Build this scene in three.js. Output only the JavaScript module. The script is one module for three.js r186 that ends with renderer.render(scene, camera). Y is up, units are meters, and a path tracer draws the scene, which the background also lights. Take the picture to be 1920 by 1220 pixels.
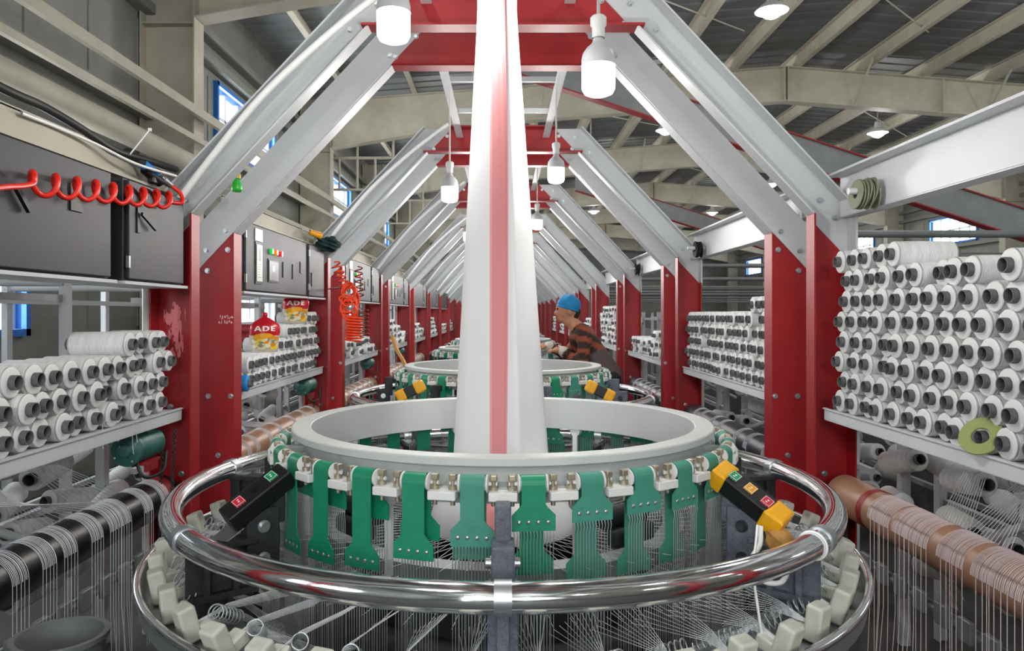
import * as THREE from 'three';
import { mergeGeometries } from 'three/addons/utils/BufferGeometryUtils.js';
import { RoundedBoxGeometry } from 'three/addons/geometries/RoundedBoxGeometry.js';
import { MarchingCubes } from 'three/addons/objects/MarchingCubes.js';
import { RectAreaLightUniformsLib } from 'three/addons/lights/RectAreaLightUniformsLib.js';

// ------------------------------------------------------------------ camera, sky, light, exposure
const CH = 1.45;                                   // lens height above the floor
const F = 1405, VX = 943, VY = 588;                // focal length and vanishing point in photo pixels (1920 x 1220)
const scene = new THREE.Scene();
const camera = new THREE.PerspectiveCamera(2 * Math.atan(610 / F) * 180 / Math.PI, 1920 / 1220, 0.05, 200);
camera.position.set(0, CH, 0);
camera.lookAt(0, CH, -10);
camera.setViewOffset(1920, 1220, 960 - VX, 610 - VY, 1920, 1220);
camera.focus = 2.6; camera.userData.fStop = 9;
scene.add(camera);
const renderer = new THREE.WebGLRenderer();
renderer.toneMapping = THREE.LinearToneMapping;
renderer.toneMappingExposure = 1.25;
renderer.shadowMap.enabled = true;
scene.background = new THREE.Color(0.92, 0.97, 1.0);
scene.backgroundIntensity = 3.2;
RectAreaLightUniformsLib.init();
const HALL = { x0: -3.7, x1: 13.7, z0: 9, z1: -46, ridge: 5.14, eave: 5.36, peak: 6.02 };
const WIN_TOP = CH + 2.98, WIN_BOT = CH + 2.12, LOW_TOP = CH + 1.05, LOW_BOT = CH - 0.17;
const windowBays = [];                             // depth ranges of the windows of both long walls
for (let k = -2; k < 6; k++) windowBays.push([9.57 + 6 * k, 12.0 + 6 * k - (k === -1 ? 0.22 : 0)]);
const WINDOW_LIGHT = 8, LOW_WINDOW_LIGHT = 4, UNSEEN_FRONT_LIGHT = 9, BULB = 1.5, HIGH_BAY = 5.5;
function daylight(x, y, z, w, h, tx, ty, tz, strength) {
  const l = new THREE.RectAreaLight(new THREE.Color(0.95, 0.98, 1.0), strength, w, h);
  l.position.set(x, y, z); l.lookAt(tx, ty, tz); l.castShadow = true; scene.add(l);
}
for (const [a, b] of windowBays) {
  const near = a < 5;
  const zc = -(a + b) / 2;
  if (!near) daylight(HALL.x0 + 0.02, (WIN_TOP + WIN_BOT) / 2, zc, 2.3, 0.8, 5, (WIN_TOP + WIN_BOT) / 2, zc, WINDOW_LIGHT);
  daylight(HALL.x0 + 0.02, (LOW_TOP + LOW_BOT) / 2, zc, 2.3, 1.18, 5, (LOW_TOP + LOW_BOT) / 2, zc, LOW_WINDOW_LIGHT);
  daylight(HALL.x1 - 0.02, (WIN_TOP + WIN_BOT) / 2, zc, 2.3, 0.8, -5, (WIN_TOP + WIN_BOT) / 2, zc, WINDOW_LIGHT);
}
daylight(0.4, 3.3, HALL.z0 - 0.08, 4.4, 1.8, 0.4, 3.3, -5, UNSEEN_FRONT_LIGHT);   // unseen window band behind the lens, placed to light the loom fronts

// ------------------------------------------------------------------ helpers
const V = (x, y, z) => new THREE.Vector3(x, y, z);
const P = (px, py, d) => V((px - VX) * d / F, CH - (py - VY) * d / F, -d);
let seed = 20240611;
const rnd = () => { seed = (seed * 1664525 + 1013904223) >>> 0; return seed / 4294967296; };
const rr = (a, b) => a + (b - a) * rnd();
function plain(g) {
  const o = g.index ? g.toNonIndexed() : g;
  for (const k of Object.keys(o.attributes)) if (!['position', 'normal', 'uv', 'color'].includes(k)) o.deleteAttribute(k);
  return o;
}
function boxUV(g) {                                // uv in metres, from the side each face points to
  const p = g.attributes.position, n = g.attributes.normal, uv = new Float32Array(p.count * 2);
  for (let i = 0; i < p.count; i++) {
    const ax = Math.abs(n.getX(i)), ay = Math.abs(n.getY(i)), az = Math.abs(n.getZ(i));
    const x = p.getX(i), y = p.getY(i), z = p.getZ(i);
    if (ax >= ay && ax >= az) { uv[2 * i] = z; uv[2 * i + 1] = y; }
    else if (ay >= az) { uv[2 * i] = x; uv[2 * i + 1] = z; }
    else { uv[2 * i] = x; uv[2 * i + 1] = y; }
  }
  g.setAttribute('uv', new THREE.BufferAttribute(uv, 2));
  return g;
}
function join(list) {
  const a = (Array.isArray(list) ? list : [list]).map(plain);
  return a.length === 1 ? a[0] : mergeGeometries(a);
}
function mesh(name, geo, m, parent, keepUV) {
  const g = join(geo);
  if (!keepUV) boxUV(g);
  const o = new THREE.Mesh(g, m); o.name = name; o.castShadow = o.receiveShadow = true;
  (parent || scene).add(o);
  return o;
}
const taken = {};
function numbered(name) {
  const k = taken[name] = (taken[name] ?? -1) + 1;
  return k ? name + '_' + String(k).padStart(3, '0') : name;
}
function tag(o, label, category, group, kind) {
  o.userData = { ...o.userData, label, category };
  if (group) o.userData.group = group;
  if (kind) o.userData.kind = kind;
  return o;
}
function thing(name, label, category, pos = [0, 0, 0], group) {
  const o = new THREE.Group(); o.name = numbered(name); o.position.set(...pos); scene.add(o);
  return tag(o, label, category, group);
}
function solo(name, label, category, geo, m, group, kind, keepUV) {
  const o = mesh(numbered(name), geo, m, scene, keepUV);
  return tag(o, label, category, group, kind);
}
function copy(o, label, group) {
  const c = o.clone(); c.name = numbered(o.name.replace(/_\d{3}$/, '')); c.userData = { ...o.userData };
  if (label) c.userData.label = label;
  if (group) c.userData.group = group;
  scene.add(c); return c;
}
const box = (w, h, d, x = 0, y = 0, z = 0) => new THREE.BoxGeometry(w, h, d).translate(x, y, z);
const rbox = (w, h, d, r, x = 0, y = 0, z = 0, seg = 2) => new RoundedBoxGeometry(w, h, d, seg, r).translate(x, y, z);
function between(a, b, r, n = 10, r2 = r, open = false) {        // round bar from a to b
  const d = b.clone().sub(a), g = new THREE.CylinderGeometry(r2, r, d.length(), n, 1, open);
  g.applyQuaternion(new THREE.Quaternion().setFromUnitVectors(V(0, 1, 0), d.normalize()));
  return g.translate((a.x + b.x) / 2, (a.y + b.y) / 2, (a.z + b.z) / 2);
}
function bar(a, b, w, h, up = V(0, 1, 0)) {                      // square bar from a to b
  const d = b.clone().sub(a), L = d.length(); d.normalize();
  const x = V().crossVectors(up, d).normalize(), y = V().crossVectors(d, x);
  const m = new THREE.Matrix4().makeBasis(x, y, d).setPosition((a.x + b.x) / 2, (a.y + b.y) / 2, (a.z + b.z) / 2);
  return new THREE.BoxGeometry(w, h, L).applyMatrix4(m);
}
const tube = (pts, r, seg = 40, n = 8, closed = false) => new THREE.TubeGeometry(new THREE.CatmullRomCurve3(pts, closed), seg, r, n, closed);
function lathe(profile, n = 96) { return new THREE.LatheGeometry(profile.map(([r, y]) => new THREE.Vector2(r, y)), n); }
function crisp(g) { const o = g.index ? g.toNonIndexed() : g; o.computeVertexNormals(); return o; }
// profile with hard corners: each segment lathed by itself
function latheHard(profile, n = 96) {
  const out = [];
  for (let i = 0; i + 1 < profile.length; i++) out.push(plain(lathe([profile[i], profile[i + 1]], n)));
  return mergeGeometries(out);
}
function poly(pts, z0, z1) {
  const s = new THREE.Shape(pts.map(([x, y]) => new THREE.Vector2(x, y)));
  return new THREE.ExtrudeGeometry(s, { depth: z1 - z0, bevelEnabled: false }).translate(0, 0, z0);
}
function edge(ax, ay, bx, by, z0, z1, th) {                      // plate standing on the line a-b of an xy outline
  const L = Math.hypot(bx - ax, by - ay);
  return new THREE.BoxGeometry(L, th, z1 - z0).rotateZ(Math.atan2(by - ay, bx - ax)).translate((ax + bx) / 2, (ay + by) / 2, (z0 + z1) / 2);
}
class Yarns {                                                    // many thin threads in one geometry, three-sided
  constructor() { this.p = []; this.n = []; }
  add(pts, r) {
    const rings = [];
    for (let i = 0; i < pts.length; i++) {
      const d = pts[Math.min(i + 1, pts.length - 1)].clone().sub(pts[Math.max(i - 1, 0)]).normalize();
      const u = Math.abs(d.y) > 0.9 ? V(1, 0, 0) : V(0, 1, 0), a = V().crossVectors(d, u).normalize(), b = V().crossVectors(d, a);
      rings.push([0, 1, 2].map((k) => { const t = k * 2.0944; const o = a.clone().multiplyScalar(Math.cos(t)).addScaledVector(b, Math.sin(t)); return [pts[i].clone().addScaledVector(o, r), o]; }));
    }
    for (let i = 0; i + 1 < rings.length; i++) for (let k = 0; k < 3; k++) {
      const q = [rings[i][k], rings[i][(k + 1) % 3], rings[i + 1][(k + 1) % 3], rings[i + 1][k]];
      for (const j of [0, 1, 2, 0, 2, 3]) { this.p.push(...q[j][0].toArray()); this.n.push(...q[j][1].toArray()); }
    }
  }
  geo() {
    const g = new THREE.BufferGeometry();
    g.setAttribute('position', new THREE.Float32BufferAttribute(this.p, 3));
    g.setAttribute('normal', new THREE.Float32BufferAttribute(this.n, 3));
    g.setAttribute('uv', new THREE.Float32BufferAttribute(new Float32Array(this.p.length / 3 * 2), 2));
    return g;
  }
}
function helix(a, b, r, turns, squash = 1, per = 14) {
  const d = b.clone().sub(a).normalize(), u = V().crossVectors(d, V(0, 1, 0)).normalize(), w = V().crossVectors(u, d), pts = [], n = Math.round(turns * per);
  for (let i = 0; i <= n; i++) { const t = i / per * Math.PI * 2; pts.push(a.clone().lerp(b, i / n).addScaledVector(u, Math.cos(t) * r).addScaledVector(w, Math.sin(t) * r * squash)); }
  return pts;
}

// ------------------------------------------------------------------ textures and materials
function hash(x, y, s) { let h = (x * 374761393 + y * 668265263 + s * 974634773) | 0; h = Math.imul(h ^ (h >>> 13), 1274126177); return ((h ^ (h >>> 16)) >>> 0) / 4294967296; }
function vnoise(x, y, per, s) {
  const xi = Math.floor(x), yi = Math.floor(y), f = x - xi, g = y - yi, m = (k) => ((k % per) + per) % per;
  const u = f * f * (3 - 2 * f), v = g * g * (3 - 2 * g), h = (a, b) => hash(m(a), m(b), s);
  return (h(xi, yi) * (1 - u) + h(xi + 1, yi) * u) * (1 - v) + (h(xi, yi + 1) * (1 - u) + h(xi + 1, yi + 1) * u) * v;
}
const fbm = (u, v, p, s) => 0.5 * vnoise(u * p, v * p, p, s) + 0.3 * vnoise(u * p * 2, v * p * 2, p * 2, s + 1) + 0.2 * vnoise(u * p * 4, v * p * 4, p * 4, s + 2);
function tex(N, size, fn, srgb = true) {                         // size in metres of one repeat
  const d = new Uint8Array(N * N * 4);
  for (let j = 0; j < N; j++) for (let i = 0; i < N; i++) {
    const c = fn(i / N, j / N), q = 4 * (j * N + i), a = typeof c === 'number' ? [c, c, c] : c;
    for (let k = 0; k < 3; k++) d[q + k] = Math.max(0, Math.min(255, Math.round(a[k] * 255)));
    d[q + 3] = 255;
  }
  const t = new THREE.DataTexture(d, N, N); t.wrapS = t.wrapT = THREE.RepeatWrapping; t.magFilter = THREE.LinearFilter; t.minFilter = THREE.LinearMipmapLinearFilter;
  if (srgb) t.colorSpace = THREE.SRGBColorSpace;
  t.repeat.set(1 / size, 1 / size); t.needsUpdate = true; return t;
}
function painted(w, h, draw) {
  const c = document.createElement('canvas'); c.width = w; c.height = h; draw(c.getContext('2d'), w, h);
  const t = new THREE.CanvasTexture(c); t.colorSpace = THREE.SRGBColorSpace; t.wrapS = t.wrapT = THREE.RepeatWrapping; return t;
}
const grime = tex(256, 0.9, (u, v) => 0.86 + 0.14 * fbm(u, v, 6, 3));
const patchy = tex(256, 2.2, (u, v) => { const a = fbm(u, v, 5, 17), b = fbm(u, v, 24, 29); return 0.8 + 0.16 * a + 0.06 * b; });
const redWear = tex(256, 0.7, (u, v) => { const a = fbm(u, v, 5, 7), s = vnoise(u * 64, v * 6, 64, 12); const k = 0.84 + 0.16 * a; return s > 0.93 ? [k, k * 0.9, k * 0.9] : [k, k, k]; });
const speckle = tex(256, 0.12, (u, v) => { const a = hash(Math.floor(u * 256), Math.floor(v * 256), 5), b = fbm(u, v, 8, 9); return a > 0.93 - 0.1 * b ? 1 : 0.50 + 0.24 * b; });
const sootSpeckle = tex(256, 0.14, (u, v) => { const a = hash(Math.floor(u * 256), Math.floor(v * 256), 6), b = fbm(u, v, 8, 31); return a > 0.985 ? 0.95 : 0.5 + 0.4 * b; });
const grain = tex(128, 0.03, (u, v) => 0.35 * fbm(u, v, 16, 41) + 0.65 * hash(Math.floor(u * 64), Math.floor(v * 64), 43), false);
const smudge = tex(256, 0.35, (u, v) => 0.12 + 0.32 * Math.pow(fbm(u, v, 8, 51), 2), false);
const winding = tex(256, 0.06, (u, v) => { const k = 0.5 + 0.5 * Math.sin(u * Math.PI * 2 * 9 + 1.5 * vnoise(u * 12, v * 2, 12, 61)); return k * (0.6 + 0.4 * hash(Math.floor(u * 40), 0, 62)); }, false);
const windColor = tex(256, 0.11, (u, v) => { const k = vnoise(u * 40, v * 2, 40, 66); return 0.9 + 0.1 * k; });
const concrete = tex(256, 3.0, (u, v) => 0.7 + 0.3 * fbm(u, v, 8, 71));
const mottle = tex(256, 0.3, (u, v) => 0.9 + 0.1 * fbm(u, v, 10, 81));  // slight random tone variation for belts and ivory plastic

const faint = tex(256, 1.1, (u, v) => 0.95 + 0.05 * fbm(u, v, 5, 93));
const M = {};
function mat(key, color, roughness = 0.6, metalness = 0, extra = {}) { return (M[key] = new THREE.MeshStandardMaterial({ color, roughness, metalness, ...extra })); }
mat('red', '#a8171f', 0.42, 0, { map: redWear });
mat('redRough', '#9a1a22', 0.55, 0, { map: redWear });
mat('grey', '#c6cacd', 0.42, 0, { map: faint });
mat('ringPaint', '#c6cac9', 0.42, 0, { map: faint, bumpMap: grain, bumpScale: 0.0004 });
mat('whitePaint', '#dcdfe2', 0.4, 0, { map: faint });
mat('cream', '#bfbaa8', 0.6, 0, { map: patchy });
mat('creamRoof', '#d2ccb9', 0.6, 0, { map: patchy });
mat('roof', '#858b8b', 0.6, 0.1, { map: patchy });
mat('wall', '#8b8e87', 0.65, 0, { map: patchy });
mat('floor', '#4c4c4a', 0.7, 0, { map: concrete });
mat('pipe', '#8a8f8f', 0.45, 0.3, { map: grime });
mat('chrome', '#e9ecef', 0.14, 1, { roughnessMap: smudge });
M.chrome.roughness = 0.6;
mat('steel', '#b9bfc2', 0.35, 0.9);
mat('brass', '#b5ad97', 0.4, 0.85);
mat('castIron', '#3c4046', 0.7, 0.2, { map: sootSpeckle });
mat('dustyIron', '#8b93a3', 0.75, 0.1, { map: speckle });
mat('belt', '#0f8a66', 0.45, 0, { map: mottle });
mat('beltDusty', '#3f8f7b', 0.6, 0, { map: mottle });
mat('plastic', '#d6d8d6', 0.45);
mat('ivory', '#cdcec1', 0.55, 0, { map: mottle });
mat('wire', '#c9cccf', 0.35, 0.7);
mat('yarn', '#f2f3f3', 0.6, 0, { map: windColor, bumpMap: winding, bumpScale: 0.0005 });
mat('thread', '#e3e6ea', 0.5);
mat('threadPink', '#e6b9b7', 0.5);
mat('coreGrey', '#8c8d90', 0.65, 0, { map: sootSpeckle });
mat('cabinet', '#26272c', 0.5, 0, { map: patchy });
mat('cabinetGrey', '#44464c', 0.5, 0, { map: patchy });
mat('black', '#111214', 0.45);
mat('rubber', '#121314', 0.32);
mat('brownRoll', '#b18468', 0.4, 0, { map: grime });
mat('darkRoll', '#3b3c46', 0.35, 0, { map: grime });
mat('motor', '#31685f', 0.4, 0, { map: grime });
mat('orange', '#f2481a', 0.35);
mat('coilRed', '#e0261a', 0.3);
mat('tape', '#e6a614', 0.35);
mat('cardboard', '#b98a4b', 0.8);
mat('blueFrame', '#1f6fc4', 0.5);
mat('windowFrame', '#dfe6ea', 0.5);
mat('cable', '#f0f0ee', 0.5);
mat('blackCable', '#17181a', 0.5);
mat('washer', '#8d9278', 0.7, 0, { map: grime });
mat('bulbShell', '#b9bcbf', 0.4);
mat('bulbGlow', '#ffffff', 0.4, 0, { emissive: new THREE.Color(1, 0.99, 0.96), emissiveIntensity: 1.6 });
M.glass = new THREE.MeshPhysicalMaterial({ color: '#ffffff', transmission: 1, roughness: 0.05, thickness: 0, ior: 1.45 });

// ------------------------------------------------------------------ the hall
const Z = (d) => -d;
const struct = (o) => { o.userData.kind = 'structure'; return o; };
{
  const L = HALL.z0 - HALL.z1, zc = (HALL.z0 + HALL.z1) / 2;
  struct(mesh('floor', box(HALL.x1 - HALL.x0, 0.2, L, (HALL.x0 + HALL.x1) / 2, -0.1, zc), M.floor));
  const wall = (name) => { const g = new THREE.Group(); g.name = name; scene.add(g); return struct(g); };
  // long walls: bands above, between and below the windows, piers between the windows, with shallow vertical ribs
  for (const [name, x, s] of [['wall_left', HALL.x0, 1], ['wall_right', HALL.x1, -1]]) {
    const g = wall(name), T = 0.12, xc = x - s * T / 2, low = s > 0;
    const bands = [[0, low ? LOW_BOT : WIN_BOT], [WIN_TOP, HALL.eave + 0.3]];
    if (low) bands.push([LOW_TOP, WIN_BOT]);
    for (const [a, b] of bands) mesh('wall_panel', box(T, b - a, L, xc, (a + b) / 2, zc), M.wall, g);
    const piersOf = (bays) => { let prev = HALL.z0; const out = []; for (const [a, b] of bays) { if (-a < prev) out.push([prev, -a]); prev = -b; } out.push([prev, HALL.z1]); return out; };
    const bays = windowBays.filter(([a]) => s < 0 || a > 5);
    if (low) for (const [a, b] of piersOf(windowBays)) mesh('wall_panel', box(T, LOW_TOP - LOW_BOT, a - b, xc, (LOW_TOP + LOW_BOT) / 2, (a + b) / 2), M.wall, g);
    for (const [a, b] of piersOf(bays)) {
      mesh('wall_panel', box(T, WIN_TOP - WIN_BOT, a - b, xc, (WIN_TOP + WIN_BOT) / 2, (a + b) / 2), M.wall, g);
      for (let z = a - 0.4; z > b; z -= 0.9) mesh('panel_rib', [box(0.012, WIN_TOP - WIN_BOT, 0.05, x + s * 0.006, (WIN_TOP + WIN_BOT) / 2, z), box(0.012, 1.15, 0.05, x + s * 0.006, LOW_TOP - 0.6, z)], M.wall, g);
    }
    for (const y of [WIN_TOP + 0.42, WIN_TOP + 0.12, WIN_BOT - 0.1, LOW_TOP + 0.16]) mesh('wall_girt', [box(0.12, 0.07, L, x + s * 0.06, y, zc), box(0.03, 0.1, L, x + s * 0.12, y + 0.02, zc)], M.wall, g);
    for (let k = -1; k < 8; k++) {                              // hall columns, six metres apart
      const d = 7.7 + 6 * k; if (Z(d) < HALL.z1 + 0.3) continue;
      const w = 0.55, xm = x + s * (w / 2 + 0.02);
      mesh('hall_column', [box(w, HALL.eave, 0.012, xm, HALL.eave / 2, Z(d)), box(0.014, HALL.eave, 0.24, x + s * 0.03, HALL.eave / 2, Z(d)), box(0.014, HALL.eave, 0.24, x + s * (w + 0.02), HALL.eave / 2, Z(d)), box(w, 0.014, 0.22, xm, CH + 2.95, Z(d))], M.cream, g);
    }
  }
  // windows
  let n = 1;
  for (const [name, x, s] of [['l', HALL.x0, 1], ['r', HALL.x1, -1]]) for (const [a, b] of windowBays) for (const [y0, y1, low] of s > 0 ? (a > 5 ? [[WIN_BOT, WIN_TOP, 0], [LOW_BOT, LOW_TOP, 1]] : [[LOW_BOT, LOW_TOP, 1]]) : [[WIN_BOT, WIN_TOP, 0]]) {
    const g = new THREE.Group(); g.name = 'window_' + n++; scene.add(g); struct(g);
    const xc = x - s * 0.05, w = b - a, zc2 = -(a + b) / 2, fr = low && a > 5 ? M.windowFrame : M.blueFrame;
    mesh('window_frame', [box(0.16, 0.055, w, xc + s * 0.03, y1 - 0.027, zc2), box(0.16, 0.055, w, xc + s * 0.03, y0 + 0.027, zc2), box(0.16, y1 - y0, 0.055, xc + s * 0.03, (y0 + y1) / 2, -a - 0.027), box(0.16, y1 - y0, 0.055, xc + s * 0.03, (y0 + y1) / 2, -b + 0.027)], fr, g);
    const cols = 5;
    const bars = [];
    for (let c = 1; c < cols; c++) bars.push(box(0.05, y1 - y0 - 0.1, 0.04, xc, (y0 + y1) / 2, -a - w * c / cols));
    bars.push(box(0.05, 0.04, w - 0.1, xc, y0 + (y1 - y0) * 0.52, zc2));
    for (const e of [0.075, w - 0.075]) bars.push(box(0.05, y1 - y0 - 0.1, 0.04, xc, (y0 + y1) / 2, -a - e));
    mesh('mullion', bars, M.windowFrame, g);
    mesh('pane', box(0.006, y1 - y0 - 0.1, w - 0.1, xc - s * 0.01, (y0 + y1) / 2, zc2), M.glass, g);
  }
  // end walls; an unseen window band behind the lens lights the looms
  mesh('wall_panel', box(HALL.x1 - HALL.x0, 6.4, 0.12, (HALL.x0 + HALL.x1) / 2, 3.2, HALL.z1), M.wall, wall('wall_back'));
  const wf = wall('wall_front');
  mesh('wall_panel', box(1.6, 6.4, 0.12, HALL.x0 + 0.8, 3.2, HALL.z0), M.wall, wf);
  mesh('wall_panel', box(HALL.x1 - 2.63, 6.4, 0.12, (HALL.x1 + 2.63) / 2, 3.2, HALL.z0), M.wall, wf);
  mesh('wall_panel', box(4.46, 2.2, 0.12, 0.4, 5.3, HALL.z0), M.wall, wf);
  mesh('wall_panel', box(4.46, 2.4, 0.12, 0.4, 1.2, HALL.z0), M.wall, wf);
  mesh('pane', box(4.46, 1.8, 0.006, 0.4, 3.3, HALL.z0), M.glass, wf);
  // roof: ribbed sheets on purlins on beams
  const roof = new THREE.Group(); roof.name = 'ceiling'; scene.add(roof); struct(roof);
  for (const [xa, ya, xb, yb] of [[HALL.x0 - 0.3, HALL.eave + 0.16, HALL.ridge, HALL.peak + 0.16], [HALL.ridge, HALL.peak + 0.16, HALL.x1 + 0.3, HALL.eave + 0.16]]) {
    const pts = [], pitch = 0.34;
    for (let z = HALL.z0; z > HALL.z1; z -= pitch) pts.push([z, 0], [z - 0.2, 0], [z - 0.22, 0.018], [z - 0.32, 0.018]);
    const pos = [];
    for (let i = 0; i + 1 < pts.length; i++) {
      const [z1, h1] = pts[i], [z2, h2] = pts[i + 1];
      const A = [xa, ya + h1, z1], B = [xb, yb + h1, z1], C = [xb, yb + h2, z2], D = [xa, ya + h2, z2];
      pos.push(...A, ...D, ...C, ...A, ...C, ...B);
      const up = (q) => [q[0], q[1] + 0.1, q[2]];
      pos.push(...up(A), ...up(C), ...up(D), ...up(A), ...up(B), ...up(C));
    }
    const g = new THREE.BufferGeometry(); g.setAttribute('position', new THREE.Float32BufferAttribute(pos, 3)); g.computeVertexNormals();
    g.setAttribute('uv', new THREE.Float32BufferAttribute(new Float32Array(pos.length / 3 * 2), 2));
    mesh('roof_sheet', g, M.roof, roof);
  }
  const roofY = (x) => x < HALL.ridge ? HALL.eave + (HALL.peak - HALL.eave) * (x - HALL.x0) / (HALL.ridge - HALL.x0) : HALL.peak + (HALL.eave - HALL.peak) * (x - HALL.ridge) / (HALL.x1 - HALL.ridge);
  for (let x = -2.8; x < 13.6; x += 1.16) {
    const y = roofY(x) + 0.03;
    mesh('purlin', [box(0.012, 0.2, L, x, y, zc), box(0.085, 0.012, L, x + 0.04, y - 0.1, zc), box(0.085, 0.012, L, x - 0.03, y + 0.1, zc), box(0.012, 0.03, L, x + 0.08, y - 0.09, zc)], M.creamRoof, roof);
  }
  for (let k = -1; k < 7; k++) {
    const d = 7.7 + 6 * k, z = Z(d);
    if (z < HALL.z1) continue;
    const top = (x) => roofY(x) - 0.08, deep = (x) => x < HALL.ridge ? 0.62 + 0.3 * Math.max(0, 1 - (x - HALL.x0) / 3) : 0.62 + 0.3 * Math.max(0, 1 - (HALL.x1 - x) / 3);
    const xs = [HALL.x0 + 0.58, -2.6, -0.5, 2.3, HALL.ridge, 8, 10.7, 12.6, HALL.x1 - 0.58];
    const web = poly([...xs.map((x) => [x, top(x)]), ...xs.slice().reverse().map((x) => [x, top(x) - deep(x)])], z - 0.006, z + 0.006);
    const fl = [];
    for (let i = 0; i + 1 < xs.length; i++) {
      fl.push(edge(xs[i], top(xs[i]), xs[i + 1], top(xs[i + 1]), z - 0.12, z + 0.12, 0.014));
      fl.push(edge(xs[i], top(xs[i]) - deep(xs[i]), xs[i + 1], top(xs[i + 1]) - deep(xs[i + 1]), z - 0.12, z + 0.12, 0.014));
    }
    for (const x of [-0.5, 2.3, HALL.ridge - 0.02, HALL.ridge + 0.04, 8]) fl.push(box(0.016, deep(x), 0.22, x, top(x) - deep(x) / 2, z));
    mesh('roof_beam', [web, ...fl], M.creamRoof, roof);
    // knee braces from the beam's lower flange up to the purlins
    for (const x of [0.7, 3.6, 6.4, 8.8]) mesh('knee_brace', [between(V(x, top(x) - deep(x) + 0.02, z + 0.1), V(x, top(x) + 0.05, z + 0.75), 0.02, 6), between(V(x, top(x) - deep(x) + 0.02, z - 0.1), V(x, top(x) + 0.05, z - 0.75), 0.02, 6)], M.creamRoof, roof);
    for (const x of [-1.6, 1.4, 4.3, 7.2, 10]) mesh('sag_rod', between(V(x, roofY(x) - 0.02, z - 1.9), V(x + 2.4, roofY(x + 2.4) - 0.02, z - 4.1), 0.012, 5), M.creamRoof, roof);
  }
  // pipes and rails along the window wall
  const along = (name, label, cat, geo) => solo(name, label, cat, geo, M.cream, 'pipework along the window wall');
  along('wall_rail', 'uppermost cream square rail running along the window wall', 'rail', box(0.05, 0.085, 40, -3.03, CH + 2.0, -22));
  along('wall_rail', 'cream square rail running just above the fat round duct', 'rail', box(0.045, 0.055, 40, -3.03, CH + 1.72, -22));
  along('air_duct', 'fat cream round duct running along the window wall', 'duct', [between(V(-3.02, CH + 1.45, -2), V(-3.02, CH + 1.45, -8.2), 0.095, 24), new THREE.SphereGeometry(0.095, 20, 10).translate(-3.02, CH + 1.45, -8.2)]);
  along('conduit_pipe', 'cream pipe running low on the wall under the windows', 'pipe', between(V(-3.06, CH + 1.05, -9), V(-3.06, CH + 1.05, -42), 0.06, 14));
  along('conduit_pipe', 'thin cream pipe running beside the low wall pipe', 'pipe', between(V(-3.06, CH + 1.3, -9), V(-3.06, CH + 1.3, -42), 0.045, 14));
  // hanging guard railings seen between the portal frames
  for (const d of [14.2, 19.5]) {
    const t = thing('guard_railing', 'cream pipe railing hung high by the window wall', 'railing', [0, 0, 0], 'pipe railings by the window wall');
    const y0 = CH + 2.35, y1 = CH + 2.95;
    mesh('top_rail', between(V(-3.2, y1, Z(d)), V(-1.4, y1, Z(d)), 0.03, 8), M.cream, t);
    mesh('bottom_rail', between(V(-3.2, y0, Z(d)), V(-1.6, y0, Z(d)), 0.025, 8), M.cream, t);
    for (let i = 0; i < 5; i++) mesh('baluster', between(V(-3.1 + i * 0.34, y0, Z(d)), V(-3.1 + i * 0.34, y1 + (i === 1 || i === 3 ? 0.9 : 0), Z(d)), 0.022, 8), M.cream, t);
  }
}

// ------------------------------------------------------------------ high bay lamps under the roof
{
  const proto = () => {
    const t = thing('high_bay_lamp', 'white bowl lamp on a rod high under the roof', 'lamp', [0, 0, 0], 'high bay lamps under the roof');
    mesh('hanging_rod', between(V(0, 0.2, 0), V(0, 0.74, 0), 0.012, 6), M.cream, t);
    mesh('lamp_housing', lathe([[0.001, 0.24], [0.05, 0.24], [0.06, 0.2], [0.06, 0.12], [0.09, 0.1]], 20), M.whitePaint, t, true);
    mesh('lamp_shade', lathe([[0.085, 0.105], [0.15, 0.05], [0.2, 0], [0.195, 0.0], [0.145, 0.046], [0.08, 0.1]], 24), M.whitePaint, t, true);
    mesh('lamp_glow', new THREE.SphereGeometry(0.17, 20, 10, 0, Math.PI * 2, Math.PI * 0.62, Math.PI * 0.38).translate(0, 0.08, 0), M.bulbGlow, t);
    return t;
  };
  const first = proto();
  let used = false;
  for (const x of [-1.2, 3.3, 7.6, 11.4]) for (const d of [-6, -0.5, 4.6, 9.2, 15.2, 21.2, 27.2, 34]) {  // all bowls lit; rows behind the lens are unseen, placed to light the looms
    if (x < 0 && d === 4.6) continue;
    const o = used ? copy(first) : first; used = true;
    const ry = x < HALL.ridge ? HALL.eave + (HALL.peak - HALL.eave) * (x - HALL.x0) / (HALL.ridge - HALL.x0) : HALL.peak + (HALL.eave - HALL.peak) * (x - HALL.ridge) / (HALL.x1 - HALL.ridge);
    o.position.set(x, ry - 0.72, Z(d));
    const l = new THREE.PointLight(new THREE.Color(1, 0.985, 0.95), HIGH_BAY); l.position.set(x, ry - 0.84, Z(d)); l.castShadow = true; l.shadow.radius = 8; scene.add(l);
  }
}

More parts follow.
